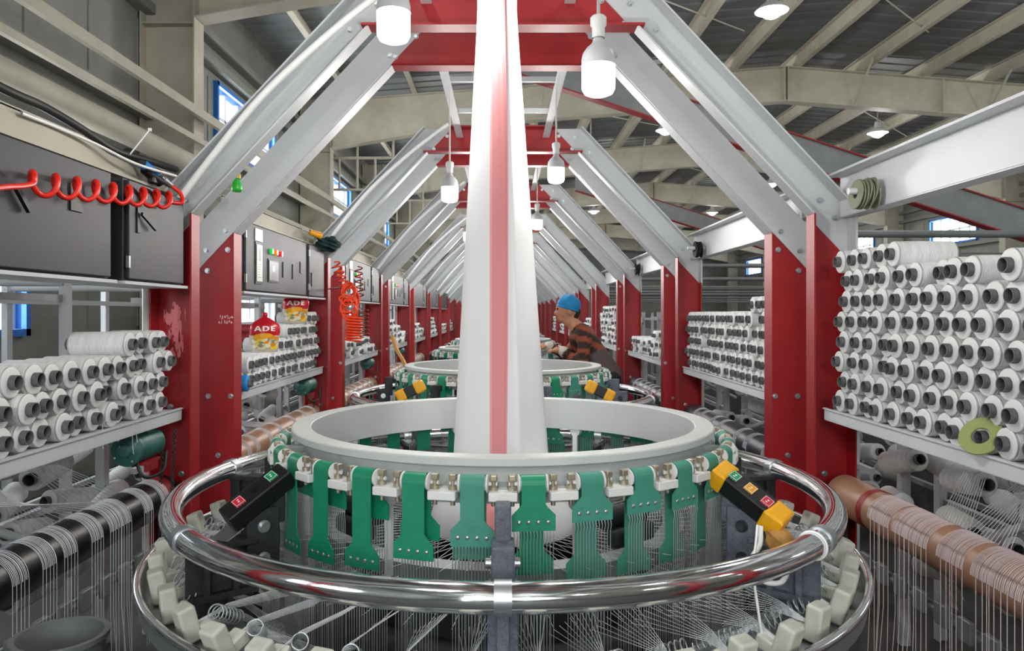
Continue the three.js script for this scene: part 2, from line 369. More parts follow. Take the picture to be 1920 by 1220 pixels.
// ------------------------------------------------------------------ portal frames of the loom row
const PITCH = 2.61, W_IN = 1.39, W_OUT = 1.58, NEAR = 3.43, FAR = 3.875;
const boltGeo = join([new THREE.CylinderGeometry(0.0105, 0.0105, 0.012, 6).rotateX(Math.PI / 2), new THREE.CylinderGeometry(0.014, 0.014, 0.003, 14).rotateX(Math.PI / 2).translate(0, 0, -0.006)]);
function bolt(parent, x, y, z, m = M.steel) { const b = mesh('bolt', boltGeo.clone(), m, parent); b.position.set(x, y, z); return b; }
function portal(d, near, detail, label) {
  const t = thing('portal_frame', label, 'frame', [0, 0, Z(d)], near ? 'front portal frames of the loom row' : 'rear portal frames of the loom row');
  const x0 = near ? 0.602 : 0.575, lo = (x) => CH + 1.29 - 1.066 * (x - x0);   // under edge of the rafter
  const up = 0.228, topY = CH + 1.49, xt = x0 - 0.188, xu = xt + up / 1.066, yk = lo(W_OUT) + up, zf0 = near ? 0.004 : -0.11, zf1 = near ? 0.085 : -0.004;
  const fz = 0.006, gz = near ? -0.012 : 0.004;                  // the grey web lies on the red one
  for (const s of [-1, 1]) {
    const col = mesh('column', [
      poly([[s * W_IN, 0], [s * W_OUT, 0], [s * W_OUT, lo(W_OUT)], [s * W_IN, lo(W_IN)]], -0.004, 0.004),
      edge(s * (W_IN + 0.004), 0, s * (W_IN + 0.004), lo(W_IN), zf0, zf1, 0.008),
      edge(s * (W_OUT - 0.004), 0, s * (W_OUT - 0.004), lo(W_OUT), zf0, zf1, 0.008)], M.red, t);
    if (detail) {
      const zb = near ? 0.012 : 0.014;
      const spots = [[1.52, -0.425], [1.405, -0.425], [1.47, -0.73]];
      if (!near) spots.push([1.42, 0.33], [1.525, 0.222]);
      for (const [x, y] of spots) bolt(col, s * x, CH + y, zb);
    }
    const raf = mesh('rafter', [
      poly([[s * xt, topY], [s * xu, topY], [s * W_OUT, yk], [s * W_OUT, lo(W_OUT)]], gz, gz + 0.008),
      edge(s * x0, CH + 1.29, s * W_IN, lo(W_IN), zf0, zf1, 0.008),
      edge(s * xu, topY, s * W_OUT, yk, zf0, zf1, 0.008),
      edge(s * W_OUT, yk, s * W_OUT, lo(W_OUT) - 0.02, zf0, zf1, 0.01)], M.grey, t);
    if (detail) {
      const zb = near ? 0.004 : 0.018;
      for (const [x, y] of near ? [[1.52, 0.44], [1.45, 0.52], [0.7, 1.3], [0.58, 1.42]] : [[1.43, 0.425], [1.53, 0.325], [0.49, 1.43], [0.58, 1.33]]) bolt(raf, s * x, CH + y, zb);
    }
  }
  const cb = mesh('crossbeam', [
    poly([[-x0, CH + 1.29], [x0, CH + 1.29], [xt, topY], [-xt, topY]], -0.004, 0.004),
    edge(-x0 - 0.03, CH + 1.29, x0 + 0.03, CH + 1.29, near ? 0.004 : -0.1, near ? 0.1 : -0.004, 0.01),
    edge(-0.42, topY, 0.42, topY, near ? 0.004 : -0.1, near ? 0.1 : -0.004, 0.01)], M.red, t);
  if (detail) for (const s of [-1, 1]) for (const [x, y] of [[0.45, 1.43], [0.555, 1.325]]) bolt(cb, s * x, CH + y, 0.012);
  return t;
}
for (let n = 0; n < 13; n++) {
  const first = n === 1, place = first ? 'between the first and second loom ring' : 'farther along the loom row';
  if (n === 0) { portal(NEAR - PITCH, true, false, 'red and grey portal frame beside the tall bobbin stack, front channel').visible = true; portal(FAR - PITCH, false, false, 'red and grey portal frame beside the tall bobbin stack, rear channel'); continue; }
  portal(NEAR + PITCH * (n - 1), true, n < 4, first ? 'grey rafters on red columns, front portal channel behind the foreground loom' : 'grey rafters on red columns, front channel of a portal down the row');
  portal(FAR + PITCH * (n - 1), false, n < 4, first ? 'grey rafters on red columns, rear portal channel behind the foreground loom' : 'grey rafters on red columns, rear channel of a portal down the row');
}
// long rails that join the frames, lamp rails, creel pipes
for (let n = 0; n < 9; n++) {
  const z0 = FAR + PITCH * (n - 1) + 0.01, z1 = NEAR + PITCH * n - 0.01, where = n === 1 ? 'over the tall bobbin stack' : n === 2 ? 'over the second bobbin stack' : 'farther along the row';
  const c = -(z0 + z1) / 2, L = z1 - z0;
  if (n < 6) {
    const t = tag(new THREE.Group(), n === 0 ? 'long white channel beam with a pile of washers hung on it' : 'white channel beam joining two portal frames along the row', 'beam', 'long channel beams of the loom row');
    t.name = numbered('channel_beam'); scene.add(t);
    mesh('web', box(0.01, 0.18, L, 1.545, CH + 0.535, c), M.whitePaint, t);
    mesh('flange', [box(0.075, 0.01, L, 1.51, CH + 0.625, c)], M.whitePaint, t);
    mesh('lower_flange', [box(0.075, 0.01, L, 1.58, CH + 0.445, c)], M.whitePaint, t);
    const u = solo('cabinet_rail', n === 0 ? 'yellowed grey channel rail above the black cabinets' : 'grey channel rail above the control cabinets down the row', 'rail', [box(0.01, 0.1, L - 0.22, -1.5, CH + 0.58, c - 0.005), box(0.09, 0.01, L - 0.22, -1.54, CH + 0.63, c - 0.005), box(0.05, 0.01, L - 0.22, -1.48, CH + 0.53, c - 0.005)], M.cream, 'rails above the control cabinets');
  }
  for (const s of [-1, 1]) if (n > 0) {
    solo('lamp_rail', n === 1 ? 'white angle rail from the first red crossbeam to the second' : 'white angle rail between red crossbeams farther along', 'rail', [box(0.05, 0.008, L, s * 0.345, CH + 1.42, c), box(0.008, 0.06, L, s * 0.37, CH + 1.45, c)], M.whitePaint, 'lamp rails between the crossbeams');
  }
  if (n > 0) {
    const zt = Z(FAR + PITCH * (n - 1) + 0.9);
    solo('roller_rail', n === 1 ? 'white cross rail between the first two lamp rails' : 'white cross rail between lamp rails farther along', 'rail', [box(0.72, 0.03, 0.03, 0, CH + 1.46, zt + 0.1), box(0.72, 0.03, 0.03, 0, CH + 1.46, zt - 0.62)], M.whitePaint, 'cross rails over the looms');
  }
}
for (let n = 1; n < 8; n++) for (const [y, r] of [[0.42, 0.02], [0.305, 0.017]])
  solo('cross_pipe', 'grey round pipe running from the loom row across the hall', 'pipe', between(V(1.6, CH + y, Z(3.95 + PITCH * (n - 1))), V(11, CH + y, Z(3.95 + PITCH * (n - 1))), r, 12), M.pipe, 'grey pipes across the hall');
for (const [d, k, y0] of [[7.6, 0.325, 2.42], [14.5, 0.31, 2.45]]) {
  const t = thing('inclined_beam', d < 8 ? 'long grey sloping beam with dark red edges behind the first portal' : 'grey sloping beam far behind, under the roof beams', 'beam');
  const x0 = d < 8 ? -0.2 : 1.4, x1 = d < 8 ? 7.4 : 9.5, y = (x) => CH + y0 - k * (x - (d < 8 ? 0.18 : 1.2));
  mesh('web', poly([[x0, y(x0)], [x1, y(x1)], [x1, y(x1) + 0.3], [x0, y(x0) + 0.3]], Z(d) - 0.01, Z(d) + 0.01), M.pipe, t);
  mesh('flange', [edge(x0, y(x0), x1, y(x1), Z(d) - 0.1, Z(d) + 0.03, 0.014), edge(x0, y(x0) + 0.3, x1, y(x1) + 0.3, Z(d) - 0.1, Z(d) + 0.03, 0.014)], M.red, t);
  mesh('hanger', [between(V(x0 + 0.3, y(x0 + 0.3) + 0.3, Z(d)), V(x0 + 0.3, 5.6, Z(d)), 0.012, 6)], M.cream, t);
  mesh('post', box(0.12, y(x1) + 0.3, 0.12, x1 - 0.1, (y(x1) + 0.3) / 2, Z(d) - 0.08), M.redRough, t);
}

// ------------------------------------------------------------------ circular looms
const LOOM = 2.4, BELTS = 32, LIP = CH - 0.3366, RAIL_R = 0.973, RAIL_Y = CH - 0.541;
const ang = (k) => k * Math.PI * 2 / BELTS;
function ribbon(path, th) {                                      // path: [radial, y, normalR, normalY, halfWidth]; a thick strap
  const pos = [], q = (a, b, c, d) => pos.push(...a, ...b, ...c, ...a, ...c, ...d);
  const at = ([r, y, nr, ny, w], side, out) => [side * w, y + ny * out, r + nr * out];
  for (let i = 0; i + 1 < path.length; i++) {
    const a = path[i], b = path[i + 1], h = th / 2;
    q(at(a, -1, h), at(b, -1, h), at(b, 1, h), at(a, 1, h));
    q(at(a, 1, -h), at(b, 1, -h), at(b, -1, -h), at(a, -1, -h));
    q(at(a, 1, h), at(b, 1, h), at(b, 1, -h), at(a, 1, -h));
    q(at(a, -1, -h), at(b, -1, -h), at(b, -1, h), at(a, -1, h));
  }
  for (const [p, f] of [[path[0], 1], [path[path.length - 1], -1]]) q(at(p, -f, -th / 2), at(p, -f, th / 2), at(p, f, th / 2), at(p, f, -th / 2));
  const g = new THREE.BufferGeometry(); g.setAttribute('position', new THREE.Float32BufferAttribute(pos, 3));
  g.setAttribute('uv', new THREE.Float32BufferAttribute(new Float32Array(pos.length / 3 * 2), 2)); g.computeVertexNormals(); return g;
}
const ROLL_R = 0.69, ROLL_Y = CH - 0.388, ROLL = 0.0195;
function beltPath(front, back) {
  const w = 0.0275, cw = 0.05, out = [];
  const strand = (r, y0, n) => [[r, y0, n, 0, cw], [r, y0 + 0.036, n, 0, cw], [r, y0 + 0.052, n, 0, w + 0.006], [r, y0 + 0.06, n, 0, w], [r, ROLL_Y - 0.02, n, 0, w]];
  out.push(...strand(ROLL_R + ROLL, front, 1));
  for (let i = 0; i <= 12; i++) { const t = Math.PI * i / 12; out.push([ROLL_R + ROLL * Math.cos(t), ROLL_Y + ROLL * Math.sin(t), Math.cos(t), Math.sin(t), w]); }
  out.push(...strand(ROLL_R - ROLL, back, -1).reverse());
  return out;
}
const rollerGeo = join([new THREE.CylinderGeometry(0.017, 0.017, 0.058, 18).rotateZ(Math.PI / 2), ...[-1, 1].map((s) => lathe([[0.001, -0.003], [0.019, -0.003], [0.0212, -0.001], [0.0212, 0.003], [0.001, 0.004]].map(([r, y]) => [r, s > 0 ? y : -y]), 18).rotateZ(-Math.PI / 2).translate(s * 0.032, 0, 0)), new THREE.CylinderGeometry(0.005, 0.005, 0.11, 8).rotateZ(Math.PI / 2)]);
const blockBolt = join([new THREE.CylinderGeometry(0.0105, 0.0105, 0.009, 6).translate(0, 0.0045, 0), new THREE.CylinderGeometry(0.0055, 0.0055, 0.066, 8).translate(0, -0.003, 0), rbox(0.0165, 0.015, 0.0165, 0.003, 0, 0.0285, 0, 1)]);
const clampGeo = rbox(0.066, 0.021, 0.055, 0.003, 0, 0, 0, 1);
const guideGeo = join([rbox(0.05, 0.085, 0.04, 0.008, 0, 0.03, 0, 2), rbox(0.04, 0.03, 0.06, 0.005, 0, 0, -0.03, 1)]);
const coilPts = []; for (let i = 0; i <= 84; i++) { const t = i / 12 * Math.PI * 2; coilPts.push(V(0.017 * Math.cos(t), 0.017 * Math.sin(t), -0.05 + i / 84 * 0.1)); }
const coilGeo = join(tube(coilPts, 0.0021, 120, 4));
function front(th) { return CH - 0.545 + 0.07 * Math.max(-1, Math.min(1, 1.5 * Math.cos(2 * (th - 0.61)))); }
function buildLoom(label, dusty, full) {
  const t = thing('circular_loom', label, 'loom', [0, 0, 0]);
  mesh('top_ring', latheHard([[0.597, LIP], [0.649, LIP], [0.652, LIP - 0.003], [0.652, LIP - 0.019], [0.649, LIP - 0.022], [0.618, LIP - 0.022], [0.618, LIP - 0.115], [0.595, LIP - 0.115], [0.595, LIP - 0.002], [0.597, LIP]], full ? 160 : 80), M.ringPaint, t);
  for (let k = 0; k < BELTS; k++) {
    const th = ang(k + 0.5), signed = th > Math.PI ? th - Math.PI * 2 : th, f = front(signed) + (hash(k, 3, 1) - 0.5) * 0.012, b = 2 * (CH - 0.545) - f - 0.004;
    const g = new THREE.Group(); g.name = 'belt_unit'; g.rotation.y = th; t.add(g);
    const belt = mesh('heald_belt', crisp(ribbon(beltPath(f, b), 0.003)), (hash(k, 9, 2) > 0.62 || (signed > 0.25 && signed < 1.9)) ? M.beltDusty : M.belt, g);
    const rl = mesh('roller', rollerGeo, M.plastic, g); rl.position.set(0, ROLL_Y, ROLL_R);
    if (full) {
      const rv = [];
      for (const [r, y, s] of [[ROLL_R + ROLL + 0.002, f, 1], [ROLL_R - ROLL - 0.002, b, -1]]) for (let i = 0; i < 4; i++) rv.push(new THREE.SphereGeometry(0.0052, 8, 5).scale(1, 1, 0.5).translate(-0.033 + i * 0.022, y + 0.02, r));
      mesh('rivet_row', rv, M.steel, g).userData.kind = 'stuff';
      const ys = new Yarns();
      for (const [r, y] of [[ROLL_R + ROLL, f], [ROLL_R - ROLL, b]]) for (let i = 0; i < 13; i++) {
        const x = -0.045 + i * 0.0075;
        ys.add([V(x, y + 0.003, r), V(x + 0.001, y - 0.012, r + 0.003), V(x, y - 0.026, r), V(x + (hash(k, i, 8) - 0.5) * 0.004, CH - 0.92, r)], 0.0011);
      }
      mesh('heald_wire', ys.geo(), M.wire, g).userData.kind = 'stuff';
    }
  }
  for (let k = 0; k < BELTS; k++) {
    const g = mesh('clamp_block', clampGeo, M.plastic, t); g.rotation.y = ang(k);
    const a = ang(k), R = 0.692; g.position.set(R * Math.sin(a), CH - 0.4125, R * Math.cos(a));
    if (full) for (const s of [-1, 1]) { const bo = mesh('bolt', blockBolt, M.brass, g); bo.position.set(s * 0.021, 0.0105, 0.002); }
    else mesh('bolt', [blockBolt.clone().translate(-0.021, 0.0105, 0), blockBolt.clone().translate(0.021, 0.0105, 0)], M.steel, g).userData.kind = 'stuff';
    if (full) { const hz = mesh('block_bracket', [rbox(0.024, 0.02, 0.06, 0.003, 0, 0.004, -0.045, 1)], M.ringPaint, g); }
  }
  mesh('guard_rail', new THREE.TorusGeometry(RAIL_R, 0.0305, 20, 180).rotateX(Math.PI / 2).translate(0, RAIL_Y, 0), M.chrome, t);
  for (let k = 0; k < 7; k++) {
    const a = k * Math.PI * 2 / 7, im = full && (k === 1 || k === 0) ? M.dustyIron : M.castIron;
    const g = new THREE.Group(); g.name = 'rail_bracket'; g.rotation.y = a; t.add(g);
    const y = (v) => CH + v;
    mesh('bracket_body', [
      rbox(0.036, 0.12, 0.05, 0.006, 0, y(-0.475), 0.755), rbox(0.033, 0.035, 0.09, 0.006, 0, y(-0.437), 0.722),
      rbox(0.05, 0.17, 0.085, 0.006, 0, y(-0.575), 0.79),
      box(0.022, 0.12, 0.15, 0, y(-0.625), 0.895), rbox(0.062, 0.016, 0.16, 0.004, 0, y(-0.566), 0.885), box(0.062, 0.016, 0.16, 0, y(-0.685), 0.885),
      box(0.058, 0.11, 0.014, 0, y(-0.625), 0.86), box(0.058, 0.11, 0.014, 0, y(-0.625), 0.93),
      box(0.026, y(-0.68), 0.07, 0, y(-0.68) / 2, 0.91), box(0.056, y(-0.68), 0.014, 0, y(-0.68) / 2, 0.943), box(0.056, y(-0.68), 0.012, 0, y(-0.68) / 2, 0.876)], im, g);
    if (full) for (const s of [-1, 1]) for (const v of [-0.535, -0.615]) {
      const b = mesh('bolt', join([new THREE.CylinderGeometry(0.012, 0.012, 0.012, 6).rotateZ(Math.PI / 2), new THREE.CylinderGeometry(0.016, 0.016, 0.004, 16).rotateZ(Math.PI / 2).translate(-s * 0.006, 0, 0)]), k === 1 ? M.castIron : M.steel, g);
      b.position.set(s * 0.031, y(v), 0.79);
    }
    mesh('clamp_band', [new THREE.CylinderGeometry(0.034, 0.034, 0.034, 24, 1, true).rotateZ(Math.PI / 2).translate(0, RAIL_Y, RAIL_R), ...[-1, 1].map((s) => new THREE.RingGeometry(0.03, 0.034, 24).rotateY(s * Math.PI / 2).translate(s * 0.017, RAIL_Y, RAIL_R)), box(0.034, 0.006, 0.05, 0, RAIL_Y - 0.016, RAIL_R - 0.045)], M.steel, g);
  }
  if (full) {
    mesh('eyelet_table', latheHard([[0.86, 0.705], [1.05, 0.705], [1.05, 0.69], [0.86, 0.69], [0.86, 0.705]], 120), M.pipe, t);
    mesh('edge_rod', new THREE.TorusGeometry(1.055, 0.011, 10, 160).rotateX(Math.PI / 2).translate(0, 0.745, 0), M.chrome, t);
    mesh('edge_band', latheHard([[1.046, 0.745], [1.046, 0.69], [1.052, 0.69], [1.052, 0.745]], 120), M.steel, t);
    for (let k = 0; k < 44; k++) {
      const a = (k + 0.5) * Math.PI * 2 / 44, j = hash(k, 4, 4) - 0.5;
      const b = mesh('guide_block', guideGeo, M.ivory, t); b.position.set(1.0 * Math.sin(a), 0.725, 1.0 * Math.cos(a)); b.rotation.set(0, a + j * 0.25, 0); b.rotateX(0.25 + j * 0.3);
      const c = mesh('eyelet_spring', coilGeo, M.steel, t); c.position.set(0.925 * Math.sin(a + 0.02), 0.755, 0.925 * Math.cos(a + 0.02)); c.rotation.y = a + 0.5 + j * 0.6; c.rotateX(-0.5);
    }
    mesh('race_ring', [latheHard([[0.50, 0.82], [0.565, 0.82], [0.565, 0.785], [0.50, 0.785], [0.50, 0.82]], 120), latheHard([[0.52, 0.74], [0.57, 0.74], [0.57, 0.72], [0.52, 0.72], [0.52, 0.74]], 120)], M.pipe, t);
    mesh('reed_drum', latheHard([[0.3, 0.72], [0.46, 0.72], [0.46, 0.6], [0.6, 0.6], [0.62, 0.1], [0.7, 0.1], [0.7, 0]], 80), M.castIron, t);
    for (let k = 0; k < 4; k++) {
      const a = 0.7 + k * Math.PI / 2, g = mesh('shuttle', [rbox(0.16, 0.05, 0.045, 0.015, 0, 0, 0), new THREE.CylinderGeometry(0.03, 0.03, 0.15, 14).rotateZ(Math.PI / 2).translate(0, 0.045, -0.03)], M.castIron, t);
      g.position.set(0.53 * Math.sin(a), 0.865, 0.53 * Math.cos(a)); g.rotation.y = a;
    }
    for (let k = 0; k < 8; k++) { const a = k * Math.PI / 4 + 0.3, g = mesh('ring_stay', [box(0.018, 0.2, 0.012, 0, 0.9, 0), new THREE.CylinderGeometry(0.02, 0.02, 0.03, 12).rotateX(Math.PI / 2).translate(0, 0.99, 0.01)], M.whitePaint, t); g.position.set(0.607 * Math.sin(a), 0, 0.607 * Math.cos(a)); g.rotation.y = a; }
    const y1 = new Yarns();
    const on = (r, q, y) => V(r * Math.sin(q), y, r * Math.cos(q));
    for (let k = 0; k < 44; k++) {                               // bundles from the guide blocks through the springs to the healds
      const a = (k + 0.5) * Math.PI * 2 / 44, sw = (k % 2 ? 0.24 : -0.2) + 0.08 * (hash(k, 1, 19) - 0.5);
      for (let i = 0; i < 9; i++) {
        const f = i - 4;
        y1.add([on(1.0, a, 0.745), on(0.915, a + f * 0.002, 0.765 + f * 0.0025), on(0.715, a + f * 0.017, 0.76 + 0.008 * f)], 0.0008);
        if (i < 7) y1.add([on(0.92, a + f * 0.003, 0.755 + f * 0.002), on(0.70, a + sw + f * 0.012, 0.60 + 0.006 * f)], 0.0009);
      }
    }
    for (let i = 0; i < 150; i++) {                              // from the healds to the fell of the cloth
      const a = i / 150 * Math.PI * 2, up = i % 2 ? 0.86 : 0.73;
      y1.add([on(0.7, a, up), on(0.24, a, 0.79)], 0.0008);
    }
    mesh('warp_yarn', y1.geo(), M.thread, t).userData.kind = 'stuff';
  } else {
    mesh('loom_body', latheHard([[0.5, 0.8], [0.6, 0.8], [0.6, 0], [0.62, 0]], 48), M.castIron, t);
  }
  return t;
}
const loom = buildLoom('foreground circular loom with grey ring, green belts and chrome guard rail', false, true);
loom.position.z = Z(LOOM);
const loom2 = copy(loom, 'second circular loom, its grey ring just behind the foreground loom'); loom2.position.z = Z(LOOM + PITCH); loom2.rotation.y = 0.35;
const loom3 = buildLoom('circular loom under the hands of the worker in the blue cap', true, false); loom3.position.z = Z(LOOM + 2 * PITCH);
for (let n = 3; n < 7; n++) { const c = copy(loom3, 'circular loom standing beyond the worker, far down the row', 'looms beyond the worker'); c.position.z = Z(LOOM + n * PITCH); }

// ------------------------------------------------------------------ woven tube rising out of each loom
const weave = painted(1024, 64, (c, w, h) => {
  c.fillStyle = '#f3f3f4'; c.fillRect(0, 0, w, h);
  for (let x = 0; x < w; x += 4) { c.fillStyle = `rgba(150,155,170,${0.05 + 0.07 * hash(x, 1, 91)})`; c.fillRect(x, 0, 1, h); }
  const a = 0.40 * w, b = 0.56 * w;
  c.fillStyle = '#f3c3c4'; c.fillRect(a, 0, b - a, h);
  for (let y = 0; y < h; y += 4) for (let x = Math.round(a); x < b + 10; x += 8) { const o = (y / 4) % 2 ? 4 : 0; c.fillStyle = x > b - 22 ? '#d2353f' : x < a + 20 ? '#ef9a9c' : '#df5a61'; c.fillRect(x + o, y, 4, 4); }
  for (let y = 0; y < h; y += 8) for (let x = Math.round(b + 10); x < b + 60; x += 12) { c.fillStyle = '#f7d7d8'; c.fillRect(x, y, 4, 4); }
});
weave.repeat.set(1, 1);
M.fabric = new THREE.MeshStandardMaterial({ map: weave, roughness: 0.55, side: THREE.DoubleSide });
function fabricTube() {
  const ys = [0.775, 0.80, 0.84, 0.9, 1.0]; for (let y = 1.06; y <= 3.0; y += 0.08) ys.push(y);
  const pos = [], uv = [], idx = [], half = 28;
  ys.forEach((y, j) => {
    const t = Math.min(1, (y - 1.0) / (2.4 - 1.0)), q = Math.max(0, Math.min(1, (1.0 - y) / 0.22)), T = Math.max(0, t);
    const xl = -0.158 + 0.076 * T, xr = 0.145 - 0.1 * T, xc = 0.052 - 0.042 * T, zf = 0.1 + 0.13 * T;
    for (let i = 0; i <= 2 * half; i++) {
      const back = i > half, s = back ? (2 * half - i) / half : i / half;   // s 0..1 from one fold over the ridge to the other
      const k = 0.62, sg = back ? -1 : 1;
      let x, z;
      if (s < k) { const p = s / k; x = xl + (xc - xl) * p; z = zf * (Math.pow(p, 0.55) * 0.92 + 0.08 * p); }
      else { const p = (s - k) / (1 - k); x = xc + (xr - xc) * p; z = zf * Math.pow(1 - p, 0.62); }
      z *= sg;
      const al = -Math.PI / 2 + Math.PI * (back ? 1 + (1 - s) : s), cx = 0.235 * Math.sin(al), cz = 0.235 * Math.cos(al);
      const e = q * q * (3 - 2 * q);
      x = x * (1 - e) + cx * e; z = z * (1 - e) + cz * e;
      const wr = 0.0015 * Math.sin(s * 70 + y * 1.3) * (1 - e);
      pos.push(x, y, z + wr * sg);
      const a = 0.345 - 0.04 * T, b = 0.487 + 0.12 * T;
      uv.push(back ? 0.9 + 0.1 * s : s < a ? s / a * 0.40 : s < b ? 0.40 + (s - a) / (b - a) * 0.16 : 0.56 + (s - b) / (1 - b) * 0.44, y / 0.02);
    }
  });
  const n = 2 * half + 1;
  for (let j = 0; j + 1 < ys.length; j++) for (let i = 0; i < 2 * half; i++) { const a = j * n + i, b = a + n; idx.push(a, a + 1, b + 1, a, b + 1, b); }
  const g = new THREE.BufferGeometry(); g.setAttribute('position', new THREE.Float32BufferAttribute(pos, 3)); g.setAttribute('uv', new THREE.Float32BufferAttribute(uv, 2)); g.setIndex(idx); g.computeVertexNormals();
  return g;
}
const cloth = solo('woven_fabric', 'tall white woven tube with red stripe rising from the foreground loom', 'fabric', fabricTube(), M.fabric, null, null, true);
cloth.position.z = Z(LOOM);
for (let n = 1; n < 5; n++) { const c = copy(cloth, n === 1 ? 'white woven tube rising from the second loom, hidden behind the striped one' : 'white woven tube rising from a loom farther down the row', n > 1 ? 'woven tubes down the row' : undefined); c.position.z = Z(LOOM + n * PITCH); }
for (let n = 0; n < 3; n++) { const r = solo('takeup_roller', n ? 'dark take-up roller over a loom farther along' : 'dark take-up roller above the foreground loom', 'roller', between(V(0, 3.05, Z(LOOM + n * PITCH) - 0.4), V(0, 3.05, Z(LOOM + n * PITCH) + 0.4), 0.05, 20), M.rubber, 'take-up rollers'); }

// ------------------------------------------------------------------ bulbs over the looms
{
  const make = () => {
    const t = thing('led_bulb', 'lit white dome bulb on a cord', 'bulb', [0, 0, 0]);
    mesh('bulb_diffuser', lathe([[0.001, 0], [0.03, 0.001], [0.046, 0.008], [0.053, 0.022], [0.054, 0.03], [0.054, 0.098]], 28), M.bulbGlow, t, true);
    mesh('bulb_shell', lathe([[0.0545, 0.096], [0.0545, 0.115], [0.05, 0.136], [0.038, 0.153], [0.023, 0.166], [0.017, 0.178], [0.017, 0.19], [0.001, 0.19]], 28), M.bulbShell, t, true);
    mesh('socket', lathe([[0.02, 0.185], [0.021, 0.22], [0.026, 0.225], [0.026, 0.25], [0.02, 0.256], [0.012, 0.26], [0.001, 0.26]], 20), M.plastic, t, true);
    return t;
  };
  const first = make(); let used = false;
  const spots = [[P(738, 80, 2.4), 'lit dome bulb hung lowest over the foreground loom, beside the striped fabric'], [P(1122, 180, 2.4), 'lit dome bulb with white socket over the foreground loom, before the grey rafter']];
  for (let n = 1; n < 7; n++) { const d = 4.72 + PITCH * (n - 1); spots.push([V(-0.335, CH + 0.70, Z(d)), n === 1 ? 'lit dome bulb on a long cord over the second loom, window side' : 'lit dome bulb hung over a loom down the row'], [V(0.335, CH + 0.82, Z(d)), n === 1 ? 'lit dome bulb on a short cord over the second loom' : 'lit dome bulb hung over a loom down the row']); }
  for (let n = 1; n < 3; n++) { const d = 2.4 - PITCH * n; spots.push([V(-0.35, CH + 0.8, Z(d)), 'unseen dome bulb behind the lens, lighting the loom fronts'], [V(0.31, CH + 0.8, Z(d)), 'unseen dome bulb behind the lens, lighting the loom fronts']); }  // unseen bulbs, placed to light the sides that face the lens
  for (const [p, label] of spots) {
    const o = used ? copy(first, label, 'dome bulbs over the looms') : first; used = true; o.userData.label = label; o.userData.group = 'dome bulbs over the looms';
    o.position.copy(p);
    const c = mesh('cord', between(V(0, 0.255, 0), V(0, CH + 1.42 - p.y, 0), 0.006, 6), M.cable, o);
    const l = new THREE.PointLight(new THREE.Color(1, 0.98, 0.94), BULB); l.position.set(p.x, p.y + 0.06, p.z); l.castShadow = true; l.shadow.radius = 2.5; scene.add(l);
  }
  for (const s of [-1, 1]) solo('lamp_rail', 'white angle rail over the foreground loom', 'rail', [box(0.05, 0.008, 2.05, s > 0 ? 0.306 : -0.35, CH + 1.42, -2.4)], M.whitePaint, 'lamp rails between the crossbeams');
}


// ------------------------------------------------------------------ shelves
const bay = (n) => [FAR + PITCH * (n - 1) + 0.12, NEAR + PITCH * n - 0.1];  // depth range between two frames
const SHELF = CH - 0.425;
for (let n = 0; n < 8; n++) for (const s of [-1, 1]) {
  const [a, b] = bay(n), L = b - a, c = -(a + b) / 2;
  const t = thing('bobbin_shelf', n === 0 ? (s > 0 ? 'pale grey steel shelf under the tallest bobbin stack' : 'grey steel shelf under the low bobbin pile by the black cabinets') : n === 1 ? (s > 0 ? 'pale grey shelf under the second bobbin stack' : 'grey shelf carrying bobbins and two printed bags') : (s > 0 ? 'pale shelf of bobbins farther along, worker side' : 'grey shelf of bobbins farther along, window side'), 'shelf', [0, 0, 0], n > 1 ? 'bobbin shelves down the row' : undefined);
  mesh('deck', box(0.34, 0.008, L, s * 1.6, SHELF - 0.004, c), s > 0 ? M.whitePaint : M.grey, t);
  mesh('front_lip', [box(0.008, 0.05, L, s * 1.432, SHELF - 0.018, c), box(0.03, 0.006, L, s * 1.445, SHELF - 0.043, c), box(0.014, 0.006, L, s * 1.428, SHELF + 0.006, c)], s > 0 ? M.whitePaint : M.grey, t);
  for (const z of [a + 0.04, b - 0.04]) mesh('support', [box(0.3, 0.04, 0.03, s * 1.6, SHELF - 0.03, -z), box(0.04, SHELF, 0.04, s * 1.76, SHELF / 2, -z)], M.grey, t);
}

// ------------------------------------------------------------------ bobbins
const BR = 0.048;
function bobbinParts(R, core) {
  const yarn = join(lathe([[0.0215, -0.112], [R - 0.006, -0.112], [R - 0.0015, -0.109], [R, -0.104], [R + 0.0008, 0], [R, 0.104], [R - 0.0015, 0.109], [R - 0.006, 0.112], [0.0215, 0.112]], 28).rotateZ(-Math.PI / 2));
  const tube1 = join(latheHard([[0.0195, -0.132], [0.0225, -0.132], [0.0225, 0.132], [0.0195, 0.132], [0.0195, -0.132]], 20).rotateZ(-Math.PI / 2));
  boxUV(yarn); const yn = yarn.attributes.normal, yu = yarn.attributes.uv; for (let i = 0; i < yn.count; i++) if (Math.abs(yn.getX(i)) > 0.6) yu.setXY(i, 0.013, 0.02);
  return [yarn, boxUV(tube1)];
}
const bobbinGeo = [0.045, BR, 0.0488].map((r) => bobbinParts(r));
const bobbinProto = {};
function bobbin(p, v, black, label, group, turn = 0, tilt = 0, name = 'yarn_bobbin', mats) {
  const key = name + v + (black ? 'b' : 'g') + (mats ? 'm' : '');
  let o;
  if (!bobbinProto[key]) {
    o = bobbinProto[key] = thing(name, label, 'bobbin', [0, 0, 0], group);
    for (const [nm, g, m] of [['wound_yarn', bobbinGeo[v][0], mats ? mats[0] : M.yarn], ['core_tube', bobbinGeo[v][1], mats ? mats[1] : M.coreGrey]]) { const q = new THREE.Mesh(g, m); q.name = nm; q.castShadow = q.receiveShadow = true; o.add(q); }
  } else o = copy(bobbinProto[key], label, group);
  o.position.copy(p); o.rotation.set(0, turn, tilt);
  return o;
}
